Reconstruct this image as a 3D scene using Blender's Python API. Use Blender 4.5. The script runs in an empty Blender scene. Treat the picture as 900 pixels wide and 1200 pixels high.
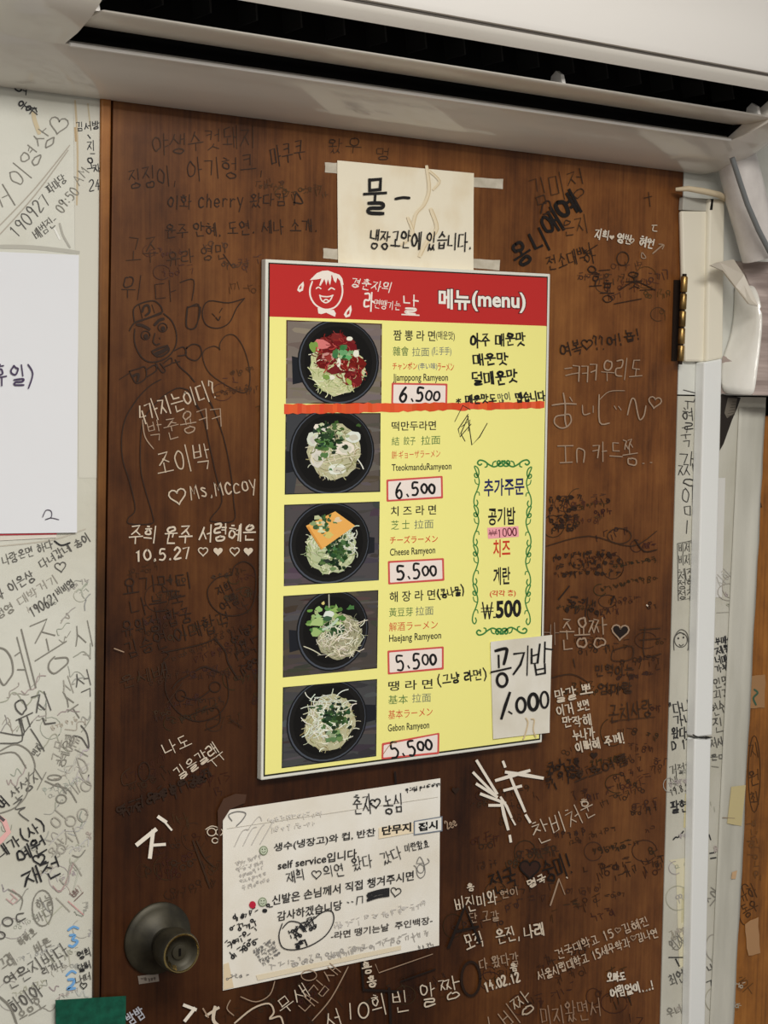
import bpy, bmesh, math, random
from mathutils import Vector, Matrix

# ------------------------------------------------------------------ camera
C = bpy.context.scene.collection
F_PX, YAW, PITCH, ROLL = 1900.0, math.radians(34.716), math.radians(-4.355), math.radians(0.992)
EYE = Vector((0.0, -1.55, 1.6))          # the door's face is the plane y = 0, metres everywhere
fw = Vector((math.sin(YAW)*math.cos(PITCH), math.cos(YAW)*math.cos(PITCH), math.sin(PITCH)))
r0 = Vector((math.cos(YAW), -math.sin(YAW), 0)); u0 = r0.cross(fw)
rt = math.cos(ROLL)*r0 + math.sin(ROLL)*u0; up = -math.sin(ROLL)*r0 + math.cos(ROLL)*u0
cam = bpy.data.cameras.new('camera'); co = bpy.data.objects.new('camera', cam); C.objects.link(co)
co.matrix_world = Matrix(((rt.x, up.x, -fw.x, EYE.x), (rt.y, up.y, -fw.y, EYE.y), (rt.z, up.z, -fw.z, EYE.z), (0, 0, 0, 1)))
cam.sensor_fit = 'VERTICAL'; cam.sensor_height = 36; cam.lens = F_PX/1200*36; cam.clip_start = 0.02
S = bpy.context.scene; S.camera = co

# ------------------------------------------------------------------ light
w = bpy.data.worlds.new('room_light'); S.world = w; w.use_nodes = True
bg = w.node_tree.nodes['Background']; bg.inputs[0].default_value = (1.0, 0.975, 0.94, 1); bg.inputs[1].default_value = 0.36
ld = bpy.data.lights.new('ceiling_and_fill_light', 'AREA'); ld.shape = 'RECTANGLE'; ld.size = 1.2; ld.size_y = 0.5
ld.energy = 40; ld.color = (1.0, 0.965, 0.91)
lo = bpy.data.objects.new('ceiling_and_fill_light', ld); lo.location = (0.75, -1.3, 2.36); C.objects.link(lo)
fill_ld = ld.copy(); fill_ld.energy = 45; fill_lo = bpy.data.objects.new('ceiling_and_fill_light', fill_ld); fill_lo.location = (-.2, -3.1, 2.36); C.objects.link(fill_lo)  # added unseen fill lamp that brightens the air conditioner's left end
vs = S.view_settings
vs.view_transform = 'Standard'; vs.look = 'None'; vs.gamma = 1; vs.use_curve_mapping = False; vs.exposure = -0.1

# ------------------------------------------------------------------ helpers
def at(px, py, y=0.0):                    # a point of the plane at depth y, read off the photograph
    d = fw + (px-450)/F_PX*rt + (600-py)/F_PX*up
    return EYE + d*((y-EYE.y)/d.y)
def lin(c):
    return tuple((v/255/12.92 if v/255 <= .04045 else ((v/255+.055)/1.055)**2.4) for v in c)
def rgba(c): return (*lin(c), 1.0)
MATS = {}
def mat(name, color=(200, 200, 200), rough=.5, metal=0, spec=.5, coat=0, coat_rough=.1, trans=0, alpha=1):
    if name in MATS: return MATS[name]
    m = bpy.data.materials.new(name); m.use_nodes = True; b = m.node_tree.nodes['Principled BSDF']
    b.inputs['Base Color'].default_value = rgba(color); b.inputs['Roughness'].default_value = rough
    b.inputs['Metallic'].default_value = metal; b.inputs['Specular IOR Level'].default_value = spec
    b.inputs['Coat Weight'].default_value = coat; b.inputs['Coat Roughness'].default_value = coat_rough
    b.inputs['Alpha'].default_value = alpha
    MATS[name] = m; return m
def N(m, t, **kw):
    n = m.node_tree.nodes.new(t)
    for k, v in kw.items(): setattr(n, k, v)
    return n
def L(m, a, b): m.node_tree.links.new(a, b)
def ink_mat(name, rough=.55, spec=.25):   # one colour per stroke, kept in the mesh's 'ink' attribute
    m = mat(name, rough=rough, spec=spec); a = N(m, 'ShaderNodeVertexColor', layer_name='ink')
    L(m, a.outputs[0], m.node_tree.nodes['Principled BSDF'].inputs['Base Color']); return m
def noisy(name, c1, c2, scale=(8, 8, 8), rough=.6, spec=.4, bump=0, detail=6, lo_=.35, hi_=.65, coat=0, coat_rough=.2, c3=None, bscale=None):
    m = mat(name, rough=rough, spec=spec, coat=coat, coat_rough=coat_rough); b = m.node_tree.nodes['Principled BSDF']
    tc = N(m, 'ShaderNodeTexCoord'); mp = N(m, 'ShaderNodeMapping'); mp.inputs['Scale'].default_value = scale
    nz = N(m, 'ShaderNodeTexNoise'); nz.inputs['Scale'].default_value = 1; nz.inputs['Detail'].default_value = detail
    cr = N(m, 'ShaderNodeValToRGB'); e = cr.color_ramp.elements
    e[0].position = lo_; e[0].color = rgba(c1); e[1].position = hi_; e[1].color = rgba(c2)
    if c3: k = e.new((lo_+hi_)/2); k.color = rgba(c3)
    L(m, tc.outputs['Object'], mp.inputs[0]); L(m, mp.outputs[0], nz.inputs[0]); L(m, nz.outputs[0], cr.inputs[0]); L(m, cr.outputs[0], b.inputs['Base Color'])
    if bump:
        n2 = N(m, 'ShaderNodeTexNoise'); n2.inputs['Scale'].default_value = 1; n2.inputs['Detail'].default_value = 4
        m2 = N(m, 'ShaderNodeMapping'); m2.inputs['Scale'].default_value = bscale or scale
        L(m, tc.outputs['Object'], m2.inputs[0]); L(m, m2.outputs[0], n2.inputs[0])
        bp = N(m, 'ShaderNodeBump'); bp.inputs['Strength'].default_value = bump; bp.inputs['Distance'].default_value = .004
        L(m, n2.outputs[0], bp.inputs['Height']); L(m, bp.outputs[0], b.inputs['Normal'])
    return m
def wood(name, dark, mid, light, seed=0, rough=.42, coat=.25, coat_rough=.32, grime=None):
    m = mat(name, rough=rough, spec=.22, coat=coat, coat_rough=coat_rough); b = m.node_tree.nodes['Principled BSDF']
    tc = N(m, 'ShaderNodeTexCoord')
    def nz(scale, detail, rgh=.5, off=0):
        mp = N(m, 'ShaderNodeMapping'); mp.inputs['Scale'].default_value = scale; mp.inputs['Location'].default_value = (seed*3.1+off, off, seed+off)
        n = N(m, 'ShaderNodeTexNoise'); n.inputs['Scale'].default_value = 1; n.inputs['Detail'].default_value = detail; n.inputs['Roughness'].default_value = rgh
        L(m, tc.outputs['Object'], mp.inputs[0]); L(m, mp.outputs[0], n.inputs[0]); return n.outputs[0]
    def ma(a, k, add):
        n = N(m, 'ShaderNodeMath', operation='MULTIPLY_ADD'); L(m, a, n.inputs[0]); n.inputs[1].default_value = k
        if isinstance(add, (int, float)): n.inputs[2].default_value = add
        else: L(m, add, n.inputs[2])
        return n.outputs[0]
    v = ma(nz((13, 13, 1.2), 5), .34, ma(nz((210, 60, 7), 4, .6), .2, ma(nz((6, 6, 2.6), 4), .26, ma(nz((34, 34, 22), 5, .65, 2.7), .2, 0))))
    cr = N(m, 'ShaderNodeValToRGB'); e = cr.color_ramp.elements
    e[0].position = .39; e[0].color = rgba(dark); e[1].position = .62; e[1].color = rgba(light); k = e.new(.5); k.color = rgba(mid)
    L(m, v, cr.inputs[0]); col = cr.outputs[0]
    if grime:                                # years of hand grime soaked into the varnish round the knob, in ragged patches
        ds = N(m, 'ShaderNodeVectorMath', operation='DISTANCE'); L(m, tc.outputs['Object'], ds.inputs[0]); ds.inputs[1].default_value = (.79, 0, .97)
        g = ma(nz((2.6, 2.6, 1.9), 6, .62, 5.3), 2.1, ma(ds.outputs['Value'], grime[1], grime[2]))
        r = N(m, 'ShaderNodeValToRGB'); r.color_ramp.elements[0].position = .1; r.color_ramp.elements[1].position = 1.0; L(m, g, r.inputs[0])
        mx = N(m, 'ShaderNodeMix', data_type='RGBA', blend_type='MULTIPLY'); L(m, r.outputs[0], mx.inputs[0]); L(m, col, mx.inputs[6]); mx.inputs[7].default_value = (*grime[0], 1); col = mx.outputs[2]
    L(m, col, b.inputs['Base Color'])
    return m

class MB:                                  # collects polygons in world metres, then links ONE mesh object
    def __init__(s): s.v = []; s.f = []; s.c = []
    def poly(s, pts, c=None):
        n = len(s.v); s.v += [Vector(p) for p in pts]; s.f.append(tuple(range(n, n+len(pts)))); s.c.append(c)
    def faces(s, pts, fs, c=None):
        n = len(s.v); s.v += [Vector(p) for p in pts]
        for f in fs: s.f.append(tuple(i+n for i in f)); s.c.append(c)
    def prism(s, front, t, c=None):        # a polygon facing the room, extruded back by t
        k = len(front); back = [Vector(p)+Vector((0, t, 0)) for p in front]
        s.faces(list(front)+back, [tuple(range(k)), tuple(range(2*k-1, k-1, -1))] + [(i, i+k, (i+1) % k+k, (i+1) % k) for i in range(k)], c)
    def box(s, a, b, c=None):
        x0, y0, z0 = a; x1, y1, z1 = b
        s.prism([(x0, y0, z0), (x1, y0, z0), (x1, y0, z1), (x0, y0, z1)], y1-y0, c)
    def rings(s, rr, close=True, caps=True, c=None):
        k = len(rr[0]); n = len(s.v)
        for r in rr: s.v += [Vector(p) for p in r]
        for i in range(len(rr)-1):
            for j in range(k if close else k-1):
                a = n+i*k+j; b = n+i*k+(j+1) % k
                s.f.append((a, b, b+k, a+k)); s.c.append(c)
        if caps:
            s.f.append(tuple(range(n+k-1, n-1, -1))); s.c.append(c); m = n+(len(rr)-1)*k; s.f.append(tuple(range(m, m+k))); s.c.append(c)
    def tube(s, path, rad, seg=14, c=None):
        path = [Vector(p) for p in path]; rr = []
        for i, p in enumerate(path):
            t = (path[min(i+1, len(path)-1)]-path[max(i-1, 0)]).normalized()
            a = t.cross(Vector((0, 1, 0.01))).normalized(); b = t.cross(a)
            R = rad[i] if isinstance(rad, (list, tuple)) else rad
            rr.append([p+R*(math.cos(q)*a+math.sin(q)*b) for q in (2*math.pi*j/seg for j in range(seg))])
        s.rings(rr, c=c)
    def lathe(s, cen, prof, seg=40, c=None):   # profile (radius, distance towards the room), axis -y
        s.rings([[Vector(cen)+Vector((r*math.cos(q), -d, r*math.sin(q))) for q in (2*math.pi*j/seg for j in range(seg))] for r, d in prof], c=c)
    def build(s, name, m, parent=None, loc=None, smooth=False, bevel=0, recalc=True, weld=False):
        o = place(parent, loc); base = Vector(o)
        me = bpy.data.meshes.new(name); me.from_pydata([v-base for v in s.v], [], s.f)
        ms = m if isinstance(m, (list, tuple)) else [m]
        for q in ms: me.materials.append(q)
        if any(c is not None for c in s.c):
            at_ = me.color_attributes.new('ink', 'FLOAT_COLOR', 'CORNER'); i = 0; vals = []
            for f, c in zip(s.f, s.c): vals += list(rgba(c or (0, 0, 0)))*len(f)
            at_.data.foreach_set('color', vals)
        elif recalc:
            bm = bmesh.new(); bm.from_mesh(me)
            if weld: bmesh.ops.remove_doubles(bm, verts=bm.verts, dist=2e-5)
            bmesh.ops.recalc_face_normals(bm, faces=bm.faces); bm.to_mesh(me); bm.free()
        if smooth:
            for p in me.polygons: p.use_smooth = True
            try: me.set_sharp_from_angle(angle=math.radians(38))
            except Exception: pass
        ob = bpy.data.objects.new(name, me); C.objects.link(ob)
        if parent: ob.parent = parent
        else: ob.location = base
        ob['_b'] = 0; del ob['_b']; BASE[ob.name] = base
        if bevel:
            b = ob.modifiers.new('bevel', 'BEVEL'); b.width = bevel; b.segments = 2; b.limit_method = 'ANGLE'; b.angle_limit = .6
        return ob
BASE = {}
def place(parent, loc):
    if parent: return BASE[parent.name]
    return Vector(loc) if loc is not None else Vector((0, 0, 0))
def thing(name, loc, label, cat, group=None):
    o = bpy.data.objects.new(name, None); C.objects.link(o); o.location = loc; o.empty_display_size = .02; BASE[o.name] = Vector(loc)
    return tag(o, label, cat, group)
def tag(o, label=None, cat=None, group=None, kind=None):
    if label: o['label'] = label
    if cat: o['category'] = cat
    if group: o['group'] = group
    if kind: o['kind'] = kind
    return o
def struct(o, label, cat): return tag(o, label, cat, kind='structure')

# ------------------------------------------------------------------ pen strokes
INK = ink_mat('ink_matte'); PRINT = ink_mat('printed_ink', .42, .35)
class Pen(MB):
    """Strokes and flat shapes given in photograph pixels and laid on the plane at depth y (metres)."""
    def __init__(s, y): super().__init__(); s.y = y; s.step = 0
    def up(s, d=6e-6): s.y -= d
    def shape(s, pts, c): s.poly([at(x, y, s.y) for x, y in pts], c)
    def stroke(s, pts, wd, c, smooth=True, taper=.75):
        if len(pts) < 2: return
        if smooth and len(pts) > 2:
            q = []; P = [pts[0]]+list(pts)+[pts[-1]]
            for i in range(1, len(P)-2):
                for t in (0, .25, .5, .75):
                    q.append(tuple(.5*(2*P[i][k]+(P[i+1][k]-P[i-1][k])*t+(2*P[i-1][k]-5*P[i][k]+4*P[i+1][k]-P[i+2][k])*t*t+(3*P[i][k]-P[i-1][k]-3*P[i+1][k]+P[i+2][k])*t**3) for k in (0, 1)))
            q.append(pts[-1]); pts = q
        n = len(pts); le = []; ri = []; s.step = (s.step+1) % 48; yy = s.y-s.step*2.5e-6
        for i, p in enumerate(pts):
            a = pts[max(i-1, 0)]; b = pts[min(i+1, n-1)]; dx = b[0]-a[0]; dy = b[1]-a[1]; d = math.hypot(dx, dy) or 1
            h = wd/2*(taper if i in (0, n-1) else 1); ex = 0
            if i == 0: ex = -wd*.3
            if i == n-1: ex = wd*.3
            cx = p[0]+dx/d*ex; cy = p[1]+dy/d*ex
            le.append(at(cx-dy/d*h, cy+dx/d*h, yy)); ri.append(at(cx+dy/d*h, cy-dx/d*h, yy))
        k = len(s.v); s.v += le+ri
        for i in range(n-1): s.f.append((k+i, k+i+1, k+n+i+1, k+n+i)); s.c.append(c)
    def circle(s, cx, cy, rx, ry, c, wd=None, n=20, a0=0, a1=360):
        pts = [(cx+rx*math.cos(math.radians(a0+(a1-a0)*i/n)), cy+ry*math.sin(math.radians(a0+(a1-a0)*i/n))) for i in range(n+1)]
        if wd: s.stroke(pts, wd, c, False, 1)
        else: s.shape(pts[:-1], c)
    def heart(s, cx, cy, r, c, wd=None, rot=0):
        pts = []
        for i in range(21):
            t = 2*math.pi*i/20; x = 16*math.sin(t)**3; y = -(13*math.cos(t)-5*math.cos(2*t)-2*math.cos(3*t)-math.cos(4*t))
            a = math.radians(rot); x, y = x/16*r, y/16*r; pts.append((cx+x*math.cos(a)-y*math.sin(a), cy+x*math.sin(a)+y*math.cos(a)))
        if wd: s.stroke(pts, wd, c, False, 1)
        else: s.shape(pts[:-1], c)
    def write(s, text, x0, y0, x1, y1, h, c, wd, rnd=None, wob=.07):
        """Handwriting centred on the line (x0,y0)-(x1,y1), h pixels tall."""
        R = rnd or random.Random(sum(map(ord, text))*7+int(x0*3+y0)); n = 0
        ws = [(.42 if ch in ' .,:!-\'"' else .62 if ch.isascii() and not ch.isupper() else .8 if ch in 'ㅋㅠ' or ch.isascii() else 1.0) for ch in text]
        tot = sum(ws); ln = math.hypot(x1-x0, y1-y0); ux, uy = (x1-x0)/ln, (y1-y0)/ln; vx, vy = uy, -ux
        pos = 0; sl = R.uniform(-.06, .12)
        for ch, cw in zip(text, ws):
            cell = cw*ln/tot; oy = R.uniform(-.06, .06)*h; hh = h*R.uniform(.9, 1.08)
            for st in glyph(ch):
                j = [(R.uniform(-wob, wob)*.6, R.uniform(-wob, wob)*.6) for _ in st]
                pts = []
                for (gx, gy), (jx, jy) in zip(st, j):
                    gx += jx+sl*(gy-.5); gy += jy
                    ax = pos+cell*(.06+.86*gx); ay = (gy-.5)*hh+oy
                    pts.append((x0+ux*ax+vx*ay, y0+uy*ax+vy*ay))
                s.stroke(pts, wd*R.uniform(.85, 1.15), c, len(st) > 5)
            pos += cell
    def scribble(s, x, y, ang, length, h, c, wd, R):
        """Illegible crowded handwriting: short random strokes along a line."""
        a = math.radians(ang); ux, uy = math.cos(a), math.sin(a); p = 0
        while p < length:
            cw = h*R.uniform(.6, 1.0)
            for _ in range(R.randint(2, 4)):
                k = R.random(); gx, gy = p+R.uniform(0, cw*.7), R.uniform(-.45, .25)*h
                if k < .3: q = [(gx, gy), (gx+R.uniform(.3, .7)*cw, gy+R.uniform(-.12, .12)*h)]
                elif k < .6: q = [(gx, gy), (gx+R.uniform(-.15, .15)*cw, gy+R.uniform(.35, .7)*h)]
                elif k < .8: q = [(gx, gy), (gx+.4*cw, gy+R.uniform(-.1, .1)*h), (gx+R.uniform(0, .4)*cw, gy+.45*h)]
                else: q = [(gx+.2*h*math.cos(t), gy+.2*h+.2*h*math.sin(t)) for t in (0, 1.1, 2.2, 3.3, 4.4, 5.5, 6.3)]
                s.stroke([(x+ux*m-uy*n_, y+uy*m+ux*n_) for m, n_ in q], wd, c, len(q) > 3)
            p += cw*(1.5 if R.random() < .15 else 1.05)
def circ(cx=.5, cy=.5, rx=.45, ry=.45, n=9): return [(cx+rx*math.sin(2*math.pi*i/n), cy+ry*math.cos(2*math.pi*i/n)) for i in range(n+1)]
JC = {'ㄱ': [[(.05, .95), (.9, .95), (.7, .05)]], 'ㄴ': [[(.1, .95), (.1, .1), (.95, .12)]], 'ㄷ': [[(.9, .95), (.1, .95), (.1, .08), (.95, .1)]],
      'ㄹ': [[(.05, 1), (.9, 1), (.88, .55), (.1, .52), (.1, .04), (.98, .06)]], 'ㅁ': [[(.1, .95), (.1, .05)], [(.1, .95), (.9, .95), (.9, .05), (.1, .05)]],
      'ㅂ': [[(.12, 1), (.12, .04), (.88, .04), (.88, 1)], [(.12, .52), (.88, .52)]], 'ㅅ': [[(.52, 1), (.4, .55), (.02, .02)], [(.45, .62), (.98, .05)]],
      'ㅇ': [circ()], 'ㅈ': [[(.05, .95), (.95, .95), (.5, .5), (.02, .02)], [(.48, .5), (.98, .03)]],
      'ㅊ': [[(.35, 1.1), (.62, 1.02)], [(.05, .8), (.95, .8), (.5, .42), (.02, .0)], [(.48, .42), (.98, .02)]],
      'ㅋ': [[(.05, .95), (.9, .95), (.7, .02)], [(.1, .52), (.82, .55)]], 'ㅌ': [[(.9, .97), (.1, .97), (.1, .05), (.95, .07)], [(.1, .52), (.85, .52)]],
      'ㅍ': [[(.05, .95), (.95, .95)], [(.32, .92), (.35, .08)], [(.68, .92), (.65, .08)], [(.0, .05), (1, .07)]],
      'ㅎ': [[(.35, 1.1), (.65, 1.05)], [(.05, .8), (.95, .8)], circ(.5, .33, .36, .32)]}
DBL = {'ㄲ': 'ㄱㄱ', 'ㄸ': 'ㄷㄷ', 'ㅃ': 'ㅂㅂ', 'ㅆ': 'ㅅㅅ', 'ㅉ': 'ㅈㅈ', 'ㄳ': 'ㄱㅅ', 'ㄵ': 'ㄴㅈ', 'ㄶ': 'ㄴㅎ', 'ㄺ': 'ㄹㄱ', 'ㄻ': 'ㄹㅁ', 'ㄼ': 'ㄹㅂ', 'ㄽ': 'ㄹㅅ', 'ㄾ': 'ㄹㅌ', 'ㄿ': 'ㄹㅍ', 'ㅀ': 'ㄹㅎ', 'ㅄ': 'ㅂㅅ'}
VV = {'ㅣ': [[(.5, 1), (.5, 0)]], 'ㅏ': [[(.35, 1), (.35, 0)], [(.35, .5), (1, .5)]], 'ㅑ': [[(.35, 1), (.35, 0)], [(.35, .65), (1, .65)], [(.35, .38), (1, .38)]],
      'ㅓ': [[(.7, 1), (.7, 0)], [(0, .52), (.7, .52)]], 'ㅕ': [[(.7, 1), (.7, 0)], [(0, .66), (.7, .66)], [(0, .38), (.7, .38)]],
      'ㅐ': [[(.2, .95), (.2, .05)], [(.2, .5), (.75, .5)], [(.78, 1), (.78, 0)]], 'ㅔ': [[(.48, .95), (.48, .05)], [(-.05, .5), (.48, .5)], [(.88, 1), (.88, 0)]],
      'ㅒ': [[(.2, .95), (.2, .05)], [(.2, .62), (.75, .62)], [(.2, .38), (.75, .38)], [(.78, 1), (.78, 0)]], 'ㅖ': [[(.48, .95), (.48, .05)], [(-.05, .65), (.48, .65)], [(-.05, .38), (.48, .38)], [(.88, 1), (.88, 0)]]}
VH = {'ㅡ': [[(0, .5), (1, .5)]], 'ㅗ': [[(.5, 1), (.5, .25)], [(0, .22), (1, .25)]], 'ㅛ': [[(.35, 1), (.35, .25)], [(.65, 1), (.65, .25)], [(0, .22), (1, .25)]],
      'ㅜ': [[(0, .75), (1, .78)], [(.5, .75), (.5, 0)]], 'ㅠ': [[(0, .75), (1, .78)], [(.33, .75), (.28, 0)], [(.67, .75), (.67, 0)]]}
VX = {'ㅘ': 'ㅗㅏ', 'ㅙ': 'ㅗㅐ', 'ㅚ': 'ㅗㅣ', 'ㅝ': 'ㅜㅓ', 'ㅞ': 'ㅜㅔ', 'ㅟ': 'ㅜㅣ', 'ㅢ': 'ㅡㅣ'}
LI = 'ㄱㄲㄴㄷㄸㄹㅁㅂㅃㅅㅆㅇㅈㅉㅊㅋㅌㅍㅎ'; VI = 'ㅏㅐㅑㅒㅓㅔㅕㅖㅗㅘㅙㅚㅛㅜㅝㅞㅟㅠㅡㅢㅣ'; TI = ' ㄱㄲㄳㄴㄵㄶㄷㄹㄺㄻㄼㄽㄾㄿㅀㅁㅂㅄㅅㅆㅇㅈㅊㅋㅌㅍㅎ'
def fit(st, b): return [[(b[0]+x*(b[2]-b[0]), b[1]+y*(b[3]-b[1])) for x, y in s] for s in st]
def cons(j, b):
    if j in DBL:
        m = (b[0]+b[2])/2; g = (b[2]-b[0])*.05
        return fit(JC[DBL[j][0]], (b[0], b[1], m-g, b[3]))+fit(JC[DBL[j][1]], (m+g, b[1], b[2], b[3]))
    return fit(JC[j], b)
def P(s): return [[tuple(float(v)/10 for v in p.split(',')) for p in st.split()] for st in s.split(';')]
LAT = {'0': [circ(.5, .5, .42, .5)], '1': P('3,8 5,10 5,0'), '2': P('1,8 4,10 8,9 8,6.5 1,0 9,0.5'), '3': P('1,9 6,10 8,8 4,5.5 8,4 7,1 1,0'), '4': P('6,10 1,4 9,4;6.5,7 6.5,0'),
       '5': P('8.5,10 2.5,10 2,6 6,6.3 8.5,3.5 6,.3 1,.5'), '6': P('7,10 3,6.5 1.5,2.5 4,0 7.5,1 8,4 5,5.5 2,3.5'), '7': P('1,9 8.5,9.7 4,0'), '8': P('8,8 5,10 2,8 8,3 5,0 2,3 8,8'), '9': P('8,8 5,10 2,8 3,5.5 7,6 8,8.5 7.5,4 6.5,0'),
       '.': P('4,.2 5.5,.2 5,1.2 4,.2'), ',': P('5,1.5 3,-1.5'), ':': P('4,7 5,6;4,2 5,1'), '-': P('1,5 9,5'), '!': P('5,10 5,3.5;5,1 5,0'), '?': P('1.5,8 4,10 8,8.5 5,5.5 4.7,3.5;5,1 5,0'), '"': P('3,10 3,7.5;7,10 7,7.5'), '~': P('0,4 3,6.5 6,3.5 10,6'),
       '(': P('8,11 4,7 4,3 8,-1'), ')': P('2,11 6,7 6,3 2,-1'), '*': P('5,9 5,2;1,7.5 9,3.5;9,7.5 1,3.5'), '₩': P('0,9 2.5,1 5,9 7.5,1 10,9;-.5,6 10.5,6;-.5,4 10.5,4'), "'": P('5,10 4.5,7'),
       'M': P('1,0 2,10 5,4 8,10 9,0'), 's': P('8,6 4,7 2.5,5.3 7.5,2.7 6,.3 1.5,.8'), 'c': P('8.5,5.5 5,7 1.5,4.5 2,1 5,0 8.5,1'), 'C': P('9,8 5,10 1.5,7 1.5,3 5,0 9,2'), 'o': [circ(.5, .35, .38, .35)], 'y': P('1,7 4.5,1.5;9,7 3,-3.5'),
       'h': P('2,10 2,0;2,4 5,6.5 8,4.5 8,0'), 'e': P('1.5,3.5 8.5,4 6,7 2,5.5 1.5,1.5 5,0 8.5,1.2'), 'r': P('2,7 2,0;2,4 5,6.8 8.5,6'), 'I': P('1,10 9,10;5,10 5,0;1,0 9,0'), 'D': P('2,10 2,0;2,10 6,9.5 9,6 8,1.5 2,0'), 'n': P('2,7 2,0;2,4 5,6.8 8,5 8,0'),
       'A': P('1,0 5,10 9,0;2.5,3.8 7.5,3.8'), 'P': P('2,0 2,10 7,10 8.5,7.5 6.5,5 2,5'), 'S': P('8.5,8.5 5,10 2,8 8,3 5,0 1.5,1.5'), 'B': P('2,0 2,10 7,9 6.5,5.5 2,5 8,4 7,.5 2,0'), 'E': P('8.5,10 2,10 2,0 9,0;2,5 7.5,5'), 'H': P('1.5,10 1.5,0;8.5,10 8.5,0;1.5,5 8.5,5'), 'T': P('0,10 10,10;5,10 5,0'), 'a': P('8,6.5 3.5,7 1.5,3 4,0 8,3 8,7 8.5,0'), 'u': P('1.5,7 2,1.5 5,0 8,2 8,7 8.5,0'), 'l': P('5,10 5,0'), 'w': P('0,7 2.5,0 5,6 7.5,0 10,7'),
       'ㅋ': [[(.05, .95), (.9, .95), (.7, .02)], [(.1, .52), (.82, .55)]], 'ㅠ': VH['ㅠ'], 'お': P('.5,7.5 9,7.8;4,10 4.2,1 1,1.2 1.5,3.5 7,4.8 8.8,2.5 6.5,0;7,9.3 9,8'), 'い': P('2,8 2,2 3.8,3;7.5,7.5 8.5,3')}
def glyph(ch):
    o = ord(ch)-0xAC00
    if 0 <= o < 11172:
        l, v, t = LI[o//588], VI[o % 588//28], TI[o % 28]; f = t != ' '; out = []
        if v in VV: out += cons(l, (0, .5, .52, .98) if f else (0, .15, .55, .9)); out += fit(VV[v], (.6, .42, 1, 1.02) if f else (.62, -.02, 1, 1.02))
        elif v in VH: out += cons(l, (.2, .66, .8, 1) if f else (.18, .48, .82, .98)); out += fit(VH[v], (0, .36, 1, .64) if f else (0, .02, 1, .5))
        else:
            a, b = VX[v]; out += cons(l, (.05, .66, .5, 1) if f else (.05, .5, .55, .98)); out += fit(VH[a], (0, .38, .6, .66) if f else (0, .1, .62, .5)); out += fit(VV[b], (.66, .36, 1, 1.02) if f else (.66, -.02, 1, 1.02))
        if f: out += cons(t, (.18, -.02, .88, .3))
        return out
    return LAT.get(ch, [])
def type_mesh(text, bold):
    cu = bpy.data.curves.new('type', 'FONT'); cu.body = text; cu.offset = bold; cu.resolution_u = 3
    o = bpy.data.objects.new('type', cu); C.objects.link(o); bpy.context.view_layer.update()
    me = bpy.data.meshes.new_from_object(o.evaluated_get(bpy.context.evaluated_depsgraph_get()))
    v = [tuple(p.co) for p in me.vertices]; f = [tuple(p.vertices) for p in me.polygons]
    bpy.data.objects.remove(o); bpy.data.curves.remove(cu); bpy.data.meshes.remove(me); return v, f
def printed(pen, text, x0, x1, ytop, ybot, dy, c, bold=.0):
    """Printed type squeezed into a box: left edge x0 spanning ytop..ybot, the right edge shifted down by dy pixels."""
    v, f = type_mesh(text, bold)
    a, b = min(p[0] for p in v), max(p[0] for p in v); e, g = min(p[1] for p in v), max(p[1] for p in v); k = len(pen.v)
    for p in v:
        u = (p[0]-a)/(b-a); t = (p[1]-e)/(g-e); pen.v.append(at(x0+(x1-x0)*u, ybot+(ytop-ybot)*t+dy*u, pen.y))
    for q in f: pen.f.append(tuple(i+k for i in q)); pen.c.append(c)
def sheet(name, quad, m, y=-.0008, th=.0004, parent=None, nx=8, nz=8, bend=0, rag=0, seed=1):
    """A sheet of paper or tape: the quad (TL, TR, BR, BL in pixels) with thickness and a slight lift away from the door."""
    R = random.Random(seed); mb = MB(); n = (nx+1)*(nz+1); fr = []; bk = []
    for j in range(nz+1):
        for i in range(nx+1):
            u, v = i/nx, j/nz; q = [(1-u)*(1-v), u*(1-v), u*v, (1-u)*v]
            x = sum(a*p[0] for a, p in zip(q, quad)); z = sum(a*p[1] for a, p in zip(q, quad))
            if rag and (i in (0, nx) or j in (0, nz)): x += R.uniform(-rag, rag); z += R.uniform(-rag, rag)
            d = bend*((2*u-1)**4*.5+(2*v-1)**4*.5)+bend*.25*R.random()
            p = at(x, z, y); fr.append(p+Vector((0, -d, 0))); bk.append(p+Vector((0, th-d, 0)))
    fs = []
    for j in range(nz):
        for i in range(nx):
            a = j*(nx+1)+i; fs += [(a, a+1, a+nx+2, a+nx+1), (n+a+nx+1, n+a+nx+2, n+a+1, n+a)]
    ed = [i for i in range(nx+1)]+[j*(nx+1)+nx for j in range(1, nz+1)]+[nz*(nx+1)+i for i in range(nx-1, -1, -1)]+[j*(nx+1) for j in range(nz-1, 0, -1)]
    fs += [(ed[i], ed[(i+1) % len(ed)], n+ed[(i+1) % len(ed)], n+ed[i]) for i in range(len(ed))]
    mb.faces(fr+bk, fs)
    loc = None if parent else at((quad[2][0]+quad[3][0])/2, (quad[2][1]+quad[3][1])/2, y)
    return mb.build(name, m, parent, loc)
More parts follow.
